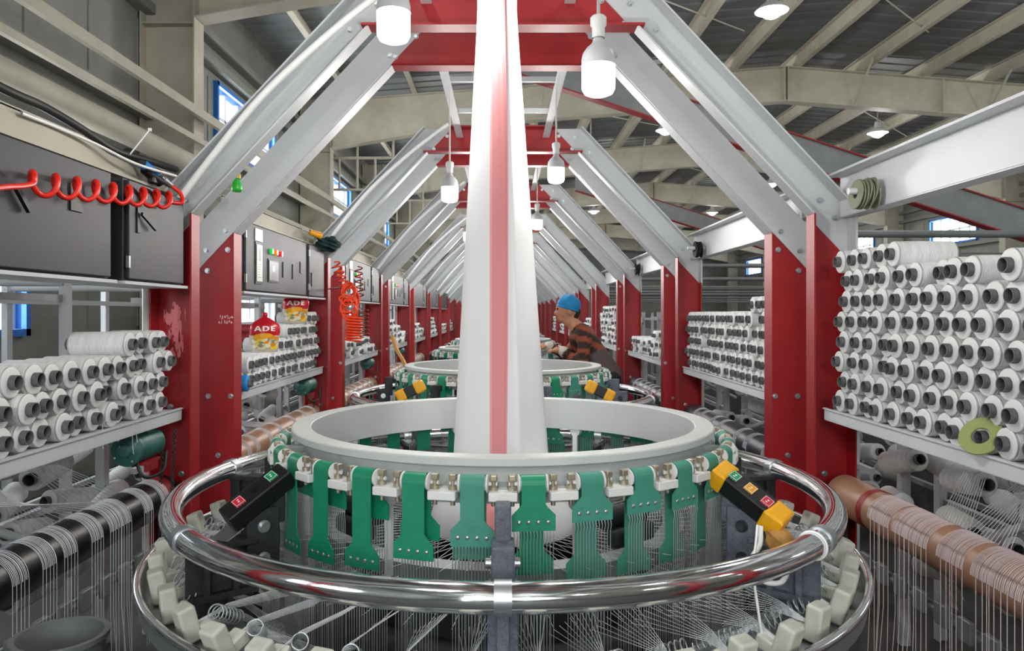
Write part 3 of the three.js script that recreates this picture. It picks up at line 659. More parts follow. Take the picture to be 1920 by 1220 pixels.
function stack(s, z0, rows, label, group, black, pitch = 0.104) {
  rows.forEach(([za, zb, skip], r) => {
    let z = za + (r % 2) * pitch / 2;
    for (; z < zb; z += pitch) {
      if (skip && rnd() < skip) continue;
      bobbin(V(s * (1.57 + (rnd() < 0.15 ? rr(-0.03, 0.03) : rr(-0.01, 0.008))), SHELF + 0.0495 + r * 0.0855 + rr(-0.001, 0.001), -z - rr(-0.003, 0.003)), rnd() < 0.3 ? 0 : rnd() < 0.15 ? 2 : 1, black, label(r, rows.length), group, rr(-0.006, 0.006));
    }
  });
}
const row = (a, b, k) => [a, b, k];
stack(1, 0, [row(1.84, 3.28), row(1.86, 3.3), row(1.84, 3.28), row(1.86, 3.3), row(1.84, 3.28), row(1.86, 3.3), row(1.9, 3.28, 0.1), row(2.75, 3.3)].map((r) => r),
  (r, n) => r === n - 1 ? 'white yarn bobbin lying on top of the tallest stack' : r === 0 ? 'white yarn bobbin in the lowest layer of the tallest stack' : 'white yarn bobbin inside the tallest stack, grey core showing', 'bobbins in the tallest stack', false, 0.107);
stack(1, 0, [row(4.1, 5.92), row(4.12, 5.92), row(4.1, 5.92, 0.03), row(4.12, 5.92, 0.04), row(4.1, 5.92, 0.08), row(4.12, 4.4)],
  () => 'white yarn bobbin in the second tall stack, between two red columns', 'bobbins in the second stack', false, 0.108);
stack(-1, 0, [row(1.75, 3.25), row(1.8, 3.28), row(2.22, 3.28), row(2.86, 3.28)],
  (r, n) => r === n - 1 ? 'white yarn bobbin topping the low pile under the black cabinets' : 'white yarn bobbin with grey core tube in the pile under the black cabinets', 'bobbins under the black cabinets', true);
stack(-1, 0, [row(4.21, 5.88), row(4.2, 5.88), row(4.9, 5.88), row(5.02, 5.88), row(5.6, 5.88)],
  () => 'white yarn bobbin with grey core tube in the pile beside the printed bags', 'bobbins beside the printed bags', true, 0.108);
bobbin(V(-1.5, SHELF + 0.046, -4.08), 0, true, 'yarn bobbin with a bright blue end beside the red column', undefined, 0.1, 0, 'blue_bobbin', [new THREE.MeshStandardMaterial({ color: '#1f86c9', roughness: 0.5 }), M.coreGrey]);
{                                                                // far shelves: too small and too many to pick apart
  const list = [];
  const put = (s, n, rows) => rows.forEach((count, r) => { const [a] = bay(n); for (let i = 0; i < count; i++) if (rnd() > 0.08) list.push([s, SHELF + 0.048 + r * 0.086 + rr(-0.008, 0.008), a + 0.06 + i * 0.1 + (r % 2) * 0.05 + rr(-0.02, 0.02)]); });
  put(1, 2, [18, 17, 8]); put(1, 3, [18, 18, 18, 18, 17, 16]); put(1, 4, [18, 18, 18, 12]); put(1, 5, [18, 17, 16, 10]); put(1, 6, [18, 17, 16]); put(1, 7, [18, 17, 16, 15]);
  put(-1, 2, [18, 17]); put(-1, 3, [18, 17, 12, 6]); put(-1, 4, [18, 17, 10]); put(-1, 5, [18, 17, 14, 10]); put(-1, 6, [18, 17]); put(-1, 7, [18, 17, 9]);
  const g0 = lathe([[0.018, -0.11], [BR - 0.003, -0.11], [BR, -0.105], [BR, 0.105], [BR - 0.003, 0.11], [0.018, 0.11]], 14).rotateZ(-Math.PI / 2), g1 = latheHard([[0.0165, -0.13], [0.0195, -0.13], [0.0195, 0.13], [0.0165, 0.13]], 10).rotateZ(-Math.PI / 2);
  const col = (g, c) => { const q = plain(g), a = new Float32Array(q.attributes.position.count * 3); for (let i = 0; i < a.length; i += 3) { a[i] = c.r; a[i + 1] = c.g; a[i + 2] = c.b; } q.setAttribute('color', new THREE.BufferAttribute(a, 3)); return q; };
  const g = mergeGeometries([col(g0, new THREE.Color('#eceded')), col(g1, new THREE.Color('#626366'))]);
  const im = new THREE.InstancedMesh(g, new THREE.MeshStandardMaterial({ vertexColors: true, roughness: 0.6 }), list.length);
  const m = new THREE.Matrix4(); list.forEach(([s, y, z], i) => im.setMatrixAt(i, m.makeTranslation(s * (1.57 + rr(-0.05, 0.05)), y, -z)));
  im.name = 'distant_bobbin'; im.castShadow = im.receiveShadow = true; scene.add(im);
  tag(im, 'tiny white yarn bobbins on the far shelves of the row', 'bobbin', null, 'stuff');
}
solo('fibre_washer', 'olive green flat fibre ring leaning on the pale shelf edge', 'washer', new THREE.ExtrudeGeometry((() => { const s = new THREE.Shape(); s.absarc(0, 0, 0.062, 0, Math.PI * 2); const h = new THREE.Path(); h.absarc(0, 0, 0.027, 0, Math.PI * 2, true); s.holes.push(h); return s; })(), { depth: 0.006, bevelEnabled: false, curveSegments: 28 }).rotateX(-0.6).rotateY(-1.05).translate(1.43, SHELF + 0.058, -2.24), new THREE.MeshStandardMaterial({ color: '#8f9a5c', roughness: 0.7 }));

// ------------------------------------------------------------------ creels behind the shelves
for (let n = 0; n < 5; n++) for (const s of [-1, 1]) {
  const [a, b] = bay(n), t = thing('yarn_creel', n === 0 ? (s > 0 ? 'grey creel rack behind the tallest bobbin stack' : 'grey creel rack behind the low pile by the black cabinets') : n === 1 ? (s > 0 ? 'grey creel rack behind the second bobbin stack' : 'grey creel rack behind the printed bags') : (s > 0 ? 'grey creel rack farther down the row, worker side' : 'grey creel rack farther down the row, window side'), 'rack', [0, 0, 0], n > 1 ? 'creel racks down the row' : undefined);
  const hi = s < 0 ? CH + 0.16 : CH + 0.02;
  for (const x of [1.95, 2.75]) for (const z of [a + 0.15, (a + b) / 2 + 0.2, b]) mesh('post', [box(0.045, hi, 0.006, s * x, hi / 2, -z), box(0.006, hi, 0.045, s * (x - 0.02), hi / 2, -z)], M.grey, t);
  for (const y of [0.42, 0.68, 0.9, hi - 0.02]) mesh('rail', [box(0.03, 0.03, b - a, s * 1.97, y - 0.07, -(a + b) / 2), box(0.03, 0.03, b - a, s * 2.73, y - 0.07, -(a + b) / 2)], M.grey, t);
  if (n < 3) for (const z of [a + 0.15, b]) mesh('crossbar', between(V(s * 1.95, hi - 0.02, -z), V(s * 2.75, hi - 0.02, -z), 0.018, 8), M.grey, t);
  if (n < 3) for (const z of [a + 0.5, a + 1.1]) mesh('peg_bar', [between(V(s * 1.62, 0.95, -z), V(s * 2.3, 0.62, -z - 0.3), 0.016, 6), between(V(s * 1.65, 0.62, -z - 0.2), V(s * 2.4, 0.85, -z - 0.2), 0.016, 6)], M.grey, t);
  if (n < 2) {
    const where = n === 0 ? (s > 0 ? 'white yarn package on the creel under the tallest stack' : 'white yarn package on the creel under the black cabinets') : (s > 0 ? 'white yarn package on the creel under the second stack' : 'white yarn package on the creel under the printed bags');
    for (const z of [a + 0.35, a + 0.85, a + 1.4, a + 1.8]) for (const x of [1.70, 1.82, 2.1, 2.3, 2.5]) for (const y of [0.4, 0.62, 0.84]) {
      if (rnd() < (n ? 0.45 : 0.3)) continue;
      bobbin(V(s * (x + rr(-0.02, 0.02)), y + rr(-0.03, 0.05), -z - rr(-0.06, 0.06)), rnd() < 0.5 ? 1 : 0, true, where, 'yarn packages on the creels', Math.PI / 2 + rr(-0.35, 0.35), rr(-0.25, 0.25), 'creel_bobbin');
    }
  }
}
for (let n = 0; n < 6; n++) { const [a, b] = bay(n); solo('added_shade_board', n === 0 ? 'added grey board shading the creel of the tallest stack' : n === 1 ? 'added grey board shading the creel of the second stack' : 'added grey board shading a creel farther down the row', 'board', box(0.02, 1.15, b - a + 0.5, 2.95, 0.58, -(a + b) / 2), M.pipe, n > 1 ? 'added shade boards behind the creels' : undefined); }  // boards added to keep low light off the creels
// a few spare tubes on the creel by the window
for (const [y, z, c] of [[CH - 0.12, 5.6, '#8c1f2c'], [CH - 0.19, 5.5, '#8c1f2c'], [CH - 0.26, 5.4, '#7c8163'], [CH - 0.3, 5.75, '#7c8163']]) {
  const p = P(470, 640, z); solo('spare_tube', c === '#8c1f2c' ? 'dark red empty tube lying on the creel beside the red column' : 'olive empty tube lying on the creel beside the red column', 'tube', latheHard([[0.034, -0.14], [0.042, -0.14], [0.042, 0.14], [0.034, 0.14], [0.034, -0.14]], 20).rotateZ(Math.PI / 2).translate(p.x - 0.02, y, -z), new THREE.MeshStandardMaterial({ color: c, roughness: 0.5 }), 'spare tubes on the creel');
}

// ------------------------------------------------------------------ feed rollers with their yarns
const FR = 0.085, FX = 1.52, FY = CH - 0.80;
for (let n = 0; n < 5; n++) for (const s of [-1, 1]) {
  const [a, b] = bay(n), black = s < 0 && n === 0, brown = (s > 0 && n === 0) || (s < 0 && n > 0);
  const t = thing('feed_roller', n === 0 ? (s > 0 ? 'brown wooden feed roller with a red band, wound with pinkish yarn' : 'black rubber feed roller wrapped in pale yarn') : n === 1 ? (s > 0 ? 'dark grey feed roller below the second bobbin stack' : 'brown feed roller below the printed bags') : (s > 0 ? 'grey feed roller farther down the row, worker side' : 'brown feed roller farther down the row, window side'), 'roller', [0, 0, 0], n > 1 ? 'feed rollers down the row' : undefined);
  mesh('drum', [between(V(s * FX, FY, -a), V(s * FX, FY, -b), FR, 40)], black ? M.rubber : brown ? M.brownRoll : M.darkRoll, t);
  mesh('shaft', between(V(s * FX, FY, -a + 0.1), V(s * FX, FY, -b - 0.09), 0.022, 14), M.steel, t);
  mesh('bearing', [rbox(0.09, 0.09, 0.03, 0.01, s * FX, FY, -b - 0.05), box(0.05, FY, 0.05, s * FX, FY / 2, -b - 0.05)], M.castIron, t);
  if (n === 0) mesh('colour_band', [new THREE.CylinderGeometry(FR + 0.001, FR + 0.001, s > 0 ? 0.045 : 0.1, 40, 1, true).rotateX(Math.PI / 2).translate(s * FX, FY, -b + (s > 0 ? 0.3 : 0.09))], M.redRough, t);
  const ys = new Yarns(), groups = n === 0 ? (s > 0 ? 16 : 13) : 7;
  for (let i = 0; i < groups; i++) {
    const zc = a + 0.1 + (b - a - (n === 0 && s > 0 ? 0.45 : 0.2)) * (i + rr(0.2, 0.8)) / groups, m = n === 0 ? (s > 0 ? (i === 5 ? 0 : 18) : 13) : 6, gx = s * rr(1.75, 1.95), gy = rr(0.3, 0.45), gz = zc + rr(-0.1, 0.1);
    for (let j = 0; j < m; j++) {
      const z = zc + (j - m / 2) * (n ? 0.012 : s > 0 ? 0.0052 : 0.0062) + rr(-0.002, 0.002), pts = [V(gx, gy, -gz - (z - zc) * 0.5)], r = FR + 0.0012;
      for (let k = 0; k <= 9; k++) { const q = (1.85 - 1.85 * k / 9); pts.push(V(s * (FX - r * Math.sin(Math.PI / 2 - q) * 1), FY + r * Math.cos(Math.PI / 2 - q), -z)); }
      pts.push(V(s * (FX - r), FY - 0.3, -z), V(s * (FX - r - 0.01), 0.12, -z - rr(-0.02, 0.02)));
      if (j % (s > 0 ? 6 : 3)) pts.length = 11;
      ys.add(pts, n ? 0.0013 : s > 0 ? 0.0016 : 0.001);
    }
  }
  solo('yarn_sheet', n === 0 ? (s > 0 ? 'pinkish warp yarns running over the brown roller' : 'white warp yarns running over the black roller') : n === 1 ? (s > 0 ? 'warp yarns running over the dark grey roller' : 'warp yarns over the brown roller below the bags') : (s > 0 ? 'warp yarns over a grey roller farther down the row' : 'warp yarns over a brown roller farther down the row'), 'yarn', ys.geo(), s > 0 && n === 0 ? new THREE.MeshStandardMaterial({ color: '#e3d2d2', roughness: 0.5 }) : M.thread, n > 1 ? 'warp yarn sheets down the row' : undefined, 'stuff');
  if (n < 2) {
    const u = thing('guide_bar', n === 0 ? (s > 0 ? 'dark yarn guide bar with plastic tabs under the brown roller' : 'grey yarn guide bar with plastic tabs under the black roller') : (s > 0 ? 'yarn guide bar under the dark grey roller' : 'yarn guide bar under the brown roller by the bags'), 'bar');
    mesh('rod', between(V(s * 1.5, CH - 1.02, -a), V(s * 1.5, CH - 1.02, -b), 0.018, 10), M.steel, u);
    for (let i = 0; i < 14; i++) mesh('tab', rbox(0.02, 0.075, 0.07, 0.006, s * 1.475, CH - 1.01, -(a + 0.08 + i * (b - a - 0.1) / 14), 1), M.pipe, u);
    mesh('upright', [box(0.04, CH - 1.02, 0.04, s * 1.5, (CH - 1.02) / 2, -a - 0.02), box(0.04, CH - 1.02, 0.04, s * 1.5, (CH - 1.02) / 2, -b + 0.02)], M.redRough, u);
  }
}
{                                                                // bundles of yarn coming down from the shelves onto the rollers
  const bundle = (label, starts, ends, count, spread) => {
    const ys = new Yarns();
    starts.forEach((p, i) => { for (let k = 0; k < count; k++) { const f = (k / (count - 1) - 0.5), q = p.clone().add(V(0, rr(-0.01, 0.01), f * spread * 0.7)), e = ends[i].clone().add(V(0, 0, f * spread + rr(-0.004, 0.004))); ys.add([q, e], 0.0011); } });
    solo('yarn_bundle', label, 'yarn', ys.geo(), M.thread, undefined, 'stuff');
  };
  const fan = (label, list) => { const ys = new Yarns(); for (const [p, q] of list) ys.add([p, q], 0.0013); solo('yarn_bundle', label, 'yarn', ys.geo(), M.thread, undefined, 'stuff'); };
  const onRoll = (s, z) => V(s * (FX + 0.01), FY + FR, -z), seq = (n, f) => Array.from({ length: n }, (_, k) => f(k / (n - 1)));
  fan('loose white yarns slanting from the pale shelf to the brown roller', [...seq(11, (f) => [P(1808 + 40 * f, 884 + 12 * f, 2.34), onRoll(1, 2.62 - 0.16 * f)]), ...seq(14, (f) => [P(1925, 890 + 60 * f, 2.2), onRoll(1, 2.5 - 0.24 * f)])]);
  fan('loose white yarns slanting from the grey shelf to the black roller', [...seq(11, (f) => [P(40 + 70 * f, 872, 2.34), onRoll(-1, 2.72 + 0.3 * f)]), ...seq(14, (f) => [P(-10, 900 + 50 * f, 2.1), onRoll(-1, 2.4 + 0.45 * f)])]);
  bundle('loose white yarns slanting under the shelf of printed bags', [V(-1.62, SHELF - 0.06, -4.3), V(-1.9, SHELF - 0.15, -4.1)], [V(-FX - 0.06, FY + 0.06, -5.2), V(-FX - 0.06, FY + 0.06, -5.0)], 12, 0.2);
}

// ------------------------------------------------------------------ drive motors under the window side shelves
for (let n = 0; n < 4; n++) {
  const z = NEAR + PITCH * n - 0.33, t = thing('drive_motor', n === 0 ? 'green drive motor under the shelf by the black cabinets' : n === 1 ? 'green drive motor under the shelf of printed bags' : 'green drive motor under a shelf farther down the row', 'motor', [-1.5, CH - 0.545, Z(z)], n > 1 ? 'drive motors down the row' : undefined);
  mesh('motor_body', [lathe([[0.001, -0.1], [0.058, -0.1], [0.062, -0.094], [0.062, 0.1], [0.001, 0.1]], 28).rotateX(Math.PI / 2), rbox(0.07, 0.05, 0.09, 0.008, 0, 0.06, -0.03)], M.motor, t);
  mesh('end_cap', [lathe([[0.066, 0.098], [0.066, 0.112], [0.06, 0.12], [0.03, 0.122], [0.028, 0.134], [0.02, 0.138], [0.001, 0.138]], 28).rotateX(Math.PI / 2)], M.motor, t);
  for (let k = 0; k < 4; k++) { const q = k * Math.PI / 2 + 0.6, b = mesh('screw', new THREE.CylinderGeometry(0.005, 0.005, 0.006, 6).rotateX(Math.PI / 2), M.steel, t); b.position.set(0.05 * Math.cos(q), 0.05 * Math.sin(q), 0.123); }
  mesh('mount', [box(0.1, 0.012, 0.14, 0, -0.064, 0), box(0.012, 0.03, 0.1, 0.045, -0.085, 0)], M.redRough, t);
  mesh('lead', tube([V(0.02, -0.05, 0.08), V(0.06, -0.11, 0.09), V(0.1, -0.1, 0.02), V(0.09, -0.03, -0.04)], 0.007, 20, 6), M.blackCable, t);
  if (n < 2) {
    const links = new THREE.TorusGeometry(0.006, 0.0026, 5, 8), pts = [];
    for (let k = 0; k < 26; k++) for (const e of [0, 0.05]) pts.push(links.clone().rotateY((k % 2) * 1.57).translate(-1.46 + e - k * 0.0006, CH - 0.5 - k * 0.0125, Z(z) - 0.12));
    solo('drive_chain', n === 0 ? 'dark drive chain hanging between green motor and black roller' : 'dark drive chain hanging between green motor and brown roller', 'chain', pts, M.castIron, undefined, 'stuff');
  }
}

// ------------------------------------------------------------------ control cabinets along the window side
{
  const CX = -1.41, Y0 = CH + 0.125, Y1 = CH + 0.51;
  const print = painted(128, 256, (c) => { c.fillStyle = '#c9ccbb'; c.fillRect(0, 0, 128, 256); c.fillStyle = '#3c4039'; c.fillRect(34, 24, 60, 90); c.fillStyle = '#77796c'; for (let y = 134; y < 240; y += 18) c.fillRect(24, y, 40 + 36 * hash(y, 1, 3), 6); });
  const panel = painted(128, 160, (c) => { c.fillStyle = '#6d7076'; c.fillRect(0, 0, 128, 160); c.fillStyle = '#b9bcc0'; c.fillRect(46, 40, 30, 44); c.fillStyle = '#4a4c52'; for (let y = 100; y < 150; y += 12) c.fillRect(30, y, 66, 4); c.fillRect(0, 0, 128, 8); });
  const card = painted(128, 128, (c) => { c.fillStyle = '#9da0a2'; c.fillRect(0, 0, 128, 128); c.fillStyle = '#d8dadb'; c.fillRect(26, 30, 70, 70); c.fillStyle = '#7d8083'; for (let y = 44; y < 96; y += 12) c.fillRect(34, y, 50, 3); });
  const glow = (c, e) => new THREE.MeshStandardMaterial({ color: c, emissive: c, emissiveIntensity: e, roughness: 0.3 });
  const cabinet = (a, b, m, label, group, extra) => {
    const t = thing('control_cabinet', label, 'cabinet', [0, 0, 0], group), L = b - a, c = -(a + b) / 2;
    mesh('body', rbox(0.2, Y1 - Y0, L, 0.004, CX - 0.11, (Y0 + Y1) / 2, c, 1), m, t);
    const d = mesh('door', rbox(0.016, Y1 - Y0 - 0.012, L - 0.03, 0.004, CX - 0.002, (Y0 + Y1) / 2, c, 1), m, t);
    for (const y of [Y0 + 0.07, Y1 - 0.07]) mesh('hinge', box(0.012, 0.045, 0.012, CX + 0.004, y, -a - 0.012), M.steel, d);
    const h = (z, y, hh, w) => mesh('handle_slot', rbox(0.008, hh, w, 0.002, CX + 0.008, y, -z, 1), M.black, d);
    mesh('bottom_ledge', box(0.22, 0.012, L + 0.04, CX - 0.1, Y0 - 0.008, c), M.grey, t);
    if (extra) extra(t, d, h);
    return t;
  };
  cabinet(1.5, 2.7, M.cabinet, 'long black control cabinet behind the red coiled hose', undefined, (t, d, h) => {
    h(2.46, CH + 0.38, 0.09, 0.07);
    const lv = mesh('lever', bar(V(CX + 0.02, CH + 0.36, -2.14), V(CX + 0.02, CH + 0.3, -2.2), 0.012, 0.014), M.black, d);
  });
  cabinet(2.8, 3.31, M.cabinet, 'short black control cabinet beside the red column, lever on its door', undefined, (t, d, h) => {
    h(2.88, CH + 0.36, 0.1, 0.022);
    mesh('lever', bar(V(CX + 0.02, CH + 0.385, -2.885), V(CX + 0.025, CH + 0.335, -2.99), 0.01, 0.012), M.black, d);
  });
  const front = (t, zc, w, yc, hh, map, name, th = 0.006) => { const g = new THREE.BoxGeometry(w, hh, th).rotateY(Math.PI / 2).translate(CX + 0.009, yc, -zc); return mesh(name, g, new THREE.MeshStandardMaterial({ map, roughness: 0.35 }), t, true); };
  const full = (t, d, h, n) => {
    const o = (n - 1) * PITCH;
    mesh('display_bezel', box(0.008, 0.24, 0.12, CX + 0.007, CH + 0.29, -(4.3 + o)), M.black, t); front(t, 4.3 + o, 0.095, CH + 0.29, 0.21, print, 'display', 0.012);
    mesh('keypad_bezel', box(0.008, 0.14, 0.2, CX + 0.007, CH + 0.26, -(4.57 + o)), M.black, t); front(t, 4.57 + o, 0.18, CH + 0.26, 0.12, panel, 'keypad', 0.012);
    front(t, 4.3 + o, 0.13, CH + 0.45, 0.07, card, 'name_plate', 0.004);
    [['#18c24a', 4.52], ['#e8781c', 4.61], ['#e0222a', 4.71]].forEach(([c, z]) => { const b = mesh('lamp_button', new THREE.CylinderGeometry(0.016, 0.017, 0.02, 16).rotateZ(Math.PI / 2), glow(c, 0.7), t); b.position.set(CX + 0.014, CH + 0.375, -(z + o)); });
    h(4.78 + o, CH + 0.28, 0.1, 0.02); h(5.0 + o, CH + 0.28, 0.1, 0.02); h(5.2 + o, CH + 0.32, 0.08, 0.045);
  };
  const lastDoor = (t, d, h, n) => h(5.5 + (n - 1) * PITCH, CH + 0.25, 0.1, 0.03);
  cabinet(4.08, 5.36, M.cabinetGrey, 'grey control cabinet with display and green, orange and red lamp buttons', undefined, (t, d, h) => full(t, d, h, 1));
  cabinet(5.42, 5.9, M.cabinetGrey, 'short grey control cabinet above the printed bags', undefined, (t, d, h) => lastDoor(t, d, h, 1));
  for (let n = 2; n < 7; n++) {
    const o = (n - 1) * PITCH;
    cabinet(4.08 + o, 5.36 + o, M.cabinetGrey, n === 2 ? 'grey control cabinet behind the orange coiled hoses' : 'grey control cabinet farther down the row', n > 2 ? 'control cabinets down the row' : undefined, n < 4 ? (t, d, h) => full(t, d, h, n) : undefined);
    cabinet(5.42 + o, 5.9 + o, M.cabinetGrey, n === 2 ? 'short grey control cabinet just past the orange coiled hoses' : 'short grey control cabinet farther down the row', n > 2 ? 'control cabinets down the row' : undefined, n < 4 ? (t, d, h) => lastDoor(t, d, h, n) : undefined);
  }
  for (let n = 1; n < 7; n++) solo('drop_pipe', n === 1 ? 'white vertical pipe behind the column by the black cabinets' : 'white vertical pipe beside a column farther along', 'pipe', between(V(-1.62, 0, Z(NEAR + PITCH * (n - 1) - 0.02)), V(-1.62, CH + 0.14, Z(NEAR + PITCH * (n - 1) - 0.02)), 0.02, 12), M.whitePaint, 'vertical pipes under the cabinets');
}

// ------------------------------------------------------------------ hoses, cables and tools on the cabinets
{
  const t = thing('air_gun', 'blue and black air gun lying on the rail above the black cabinets', 'air gun');
  const a = P(236, 283, 2.95), b = P(326, 352, 3.2), at = (k) => a.clone().lerp(b, k);
  mesh('nozzle', [between(at(0), at(0.35), 0.016, 12), between(at(0.04), at(0.1), 0.02, 12), between(at(0.14), at(0.2), 0.02, 12)], M.castIron, t);
  mesh('barrel', between(at(0.33), at(0.62), 0.02, 14), new THREE.MeshStandardMaterial({ color: '#1f7fc4', roughness: 0.35 }), t);
  mesh('grip', [between(at(0.36).add(V(0, -0.02, 0)), at(0.7).add(V(0.0, -0.02, 0)), 0.018, 12, 0.022), rbox(0.03, 0.03, 0.05, 0.008, at(0.55).x, at(0.55).y - 0.035, at(0.55).z)], M.black, t);
  mesh('coupling', [between(at(0.7), at(0.92), 0.014, 12), between(at(0.76), at(0.82), 0.018, 6)], M.steel, t);
  const pts = [at(0.95), P(338, 362, 3.2), P(341, 380, 3.18), ...helix(P(322, 376, 3.14), P(50, 342, 2.12), 0.019, 8.5, 1.7, 16), P(20, 350, 2.0), P(-60, 340, 1.8), V(-1.45, CH + 0.5, -1.5)];
  solo('coiled_hose', 'bright red coiled air hose stretched before the black cabinets', 'hose', tube(pts, 0.0085, 420, 8), M.coilRed);
  const cab = [[30, 192], [100, 222], [170, 262], [230, 300], [290, 318], [345, 335]].map(([x, y], i) => P(x, y, 2.25 + i * 0.2).add(V(-0.035, 0.04, 0)));
  cab.unshift(V(-1.53, cab[0].y + 0.06, -1.5));
  solo('power_cable', 'thick black cable lying along the rail above the black cabinets', 'cable', tube(cab, 0.015, 60, 8), M.blackCable);
  solo('power_cable', 'thin grey cable crossing the rail above the black cabinets', 'cable', tube([P(40, 212, 2.3), P(110, 240, 2.5), P(180, 270, 2.7), P(250, 305, 2.9), P(330, 330, 3.2)], 0.006, 50, 6), M.cable);
  solo('cable_tie', 'white cut cable tie sticking up beside the blue air gun', 'cable tie', [between(P(243, 290, 2.93), P(281, 243, 2.95), 0.003, 6), box(0.012, 0.012, 0.006, P(281, 243, 2.95).x, P(281, 243, 2.95).y, -2.95)], M.cable);
  // pale conduits sagging along the window side rafters
  for (let n = 1; n < 8; n++) {
    const d = NEAR + PITCH * (n - 1) - 0.11, q = (x, y) => V(x, CH + y, Z(d));
    solo('rafter_conduit', n === 1 ? 'pale bowed conduit along the first grey rafter by the cabinets' : 'pale bowed conduit along a rafter farther down the row', 'conduit', tube([q(-1.5, 0.42), q(-1.3, 0.68), q(-1.08, 0.95), q(-0.85, 1.17), q(-0.66, 1.33), q(-0.54, 1.42), q(-0.43, 1.5)], 0.017, 60, 8), M.cable, 'conduits along the rafters');
  }
  // hanging bottle between the first two rafters
  const bo = thing('hanging_bottle', 'small green bottle with yellow cap hung between the grey rafters', 'bottle', P(444, 352, 3.66).toArray());
  mesh('bottle_body', lathe([[0.001, -0.02], [0.022, -0.02], [0.026, -0.005], [0.024, 0.02], [0.014, 0.038], [0.012, 0.05]], 18), new THREE.MeshStandardMaterial({ color: '#35c03f', roughness: 0.3 }), bo);
  mesh('cap', lathe([[0.019, 0.045], [0.02, 0.065], [0.016, 0.07], [0.001, 0.07]], 18), new THREE.MeshStandardMaterial({ color: '#cfae2a', roughness: 0.4 }), bo);
  mesh('hanging_wire', tube([V(0.0, 0.065, 0), V(0.05, 0.11, 0.06), V(0.06, 0.13, 0.14), V(0.02, 0.13, 0.232)], 0.002, 20, 5), M.cable, bo);
  // rag and yellow handled tool on the second cabinets
  const rag = new THREE.IcosahedronGeometry(1, 4), rp = rag.attributes.position;
  for (let i = 0; i < rp.count; i++) { const x = rp.getX(i), y = rp.getY(i), z = rp.getZ(i), k = 1 + 0.28 * Math.sin(5 * x + 3 * y) * Math.cos(4 * z + 2 * y) + 0.12 * Math.sin(11 * y + 7 * x); rp.setXYZ(i, x * k * 0.085, y * k * 0.055, z * k * 0.15); }
  rag.computeVertexNormals();
  solo('cleaning_rag', 'crumpled dark teal rag on the cabinet beside the grey rafter', 'rag', rag.translate(-1.36, CH + 0.545, -5.86), new THREE.MeshStandardMaterial({ color: '#2f5a5e', roughness: 0.9, map: sootSpeckle }));
  const sd = thing('screwdriver', 'screwdriver with yellow handle lying on the cabinet rail', 'screwdriver'), s0 = P(566, 430, 5.5), s1 = P(602, 442, 5.6), sm = s0.clone().lerp(s1, 0.4);
  mesh('blade', between(s0, sm, 0.005, 8), M.steel, sd); mesh('handle', [between(sm, s1, 0.02, 12, 0.026)], new THREE.MeshStandardMaterial({ color: '#e9a20f', roughness: 0.4 }), sd);
  // orange coils on the second red column
  const hose = (name, label, pts, r, seg, m = M.orange) => solo(name, label, 'hose', tube(pts, r, seg, 6), m, 'orange hoses on the second column');
  const tangle = []; for (let i = 0; i < 90; i++) { const q = i * 0.75, c = P(655, 565 + 18 * Math.sin(i * 0.21), 5.72); tangle.push(c.add(V(0.07 * Math.cos(q) * (0.6 + 0.4 * hash(i, 1, 5)), 0.085 * Math.sin(q) * (0.6 + 0.5 * hash(i, 2, 5)), 0.05 * Math.sin(q * 0.37 + 1)))); }
  hose('coiled_hose', 'tangled knot of bright orange hose on the second red column', tangle, 0.0075, 420);
  hose('coiled_hose', 'tight hanging coil of orange hose below the tangled knot', [P(668, 585, 5.72), ...helix(P(664, 592, 5.72), P(662, 640, 5.72), 0.062, 9, 1, 14)], 0.0075, 300);
  hose('coiled_hose', 'orange coil hanging from the rafter end above the knot', helix(P(628, 492, 5.75), P(650, 545, 5.75), 0.035, 6, 1, 14), 0.006, 160);
  hose('coiled_hose', 'dark red stretched coil hanging before the grey cabinet', helix(P(672, 500, 5.85), P(675, 560, 5.85), 0.03, 6, 1, 12), 0.005, 140, new THREE.MeshStandardMaterial({ color: '#7c1e14', roughness: 0.4 }));
  hose('coiled_hose', 'dark stretched coil hanging beside the tight orange coil', [V(-1.18, CH + 0.1, -5.73), ...helix(P(682, 580, 5.8), P(684, 632, 5.8), 0.035, 7, 1, 12)], 0.004, 140, new THREE.MeshStandardMaterial({ color: '#6a2418', roughness: 0.4 }));
  solo('hose_hook', 'steel hook on the second red column holding the orange hoses', 'hook', tube([V(-1.39, CH + 0.2, -6.02), V(-1.25, CH + 0.2, -5.85), V(-1.18, CH + 0.16, -5.74), V(-1.18, CH + 0.1, -5.72)], 0.006, 20, 6), M.steel);
  // washers on rods along the white channel beam
  for (const [d, m, label, k] of [[3.06, M.washer, 'pile of olive fibre washers on a rod of the white beam', 7], [5.72, M.castIron, 'pile of dark washers on a rod of the second white beam', 5], [8.3, M.castIron, 'pile of dark washers on a beam farther along', 5]]) {
    const t2 = thing('washer_pile', label, 'washers', [1.54, CH + 0.5, Z(d)]);
    mesh('rod', new THREE.CylinderGeometry(0.014, 0.014, 0.13, 12).rotateZ(Math.PI / 2).translate(-0.065, 0, 0), M.whitePaint, t2);
    for (let i = 0; i < k; i++) { const w = mesh('washer', latheHard([[0.018, -0.003], [0.06, -0.003], [0.062, 0], [0.06, 0.003], [0.018, 0.003], [0.018, -0.003]], 28), m, t2); w.rotation.set(rr(-0.12, 0.12), 0, Math.PI / 2 + rr(-0.16, 0.16)); w.position.set(-0.03 - i * 0.011, rr(-0.012, 0.002) - 0.005, rr(-0.006, 0.006)); }
  }
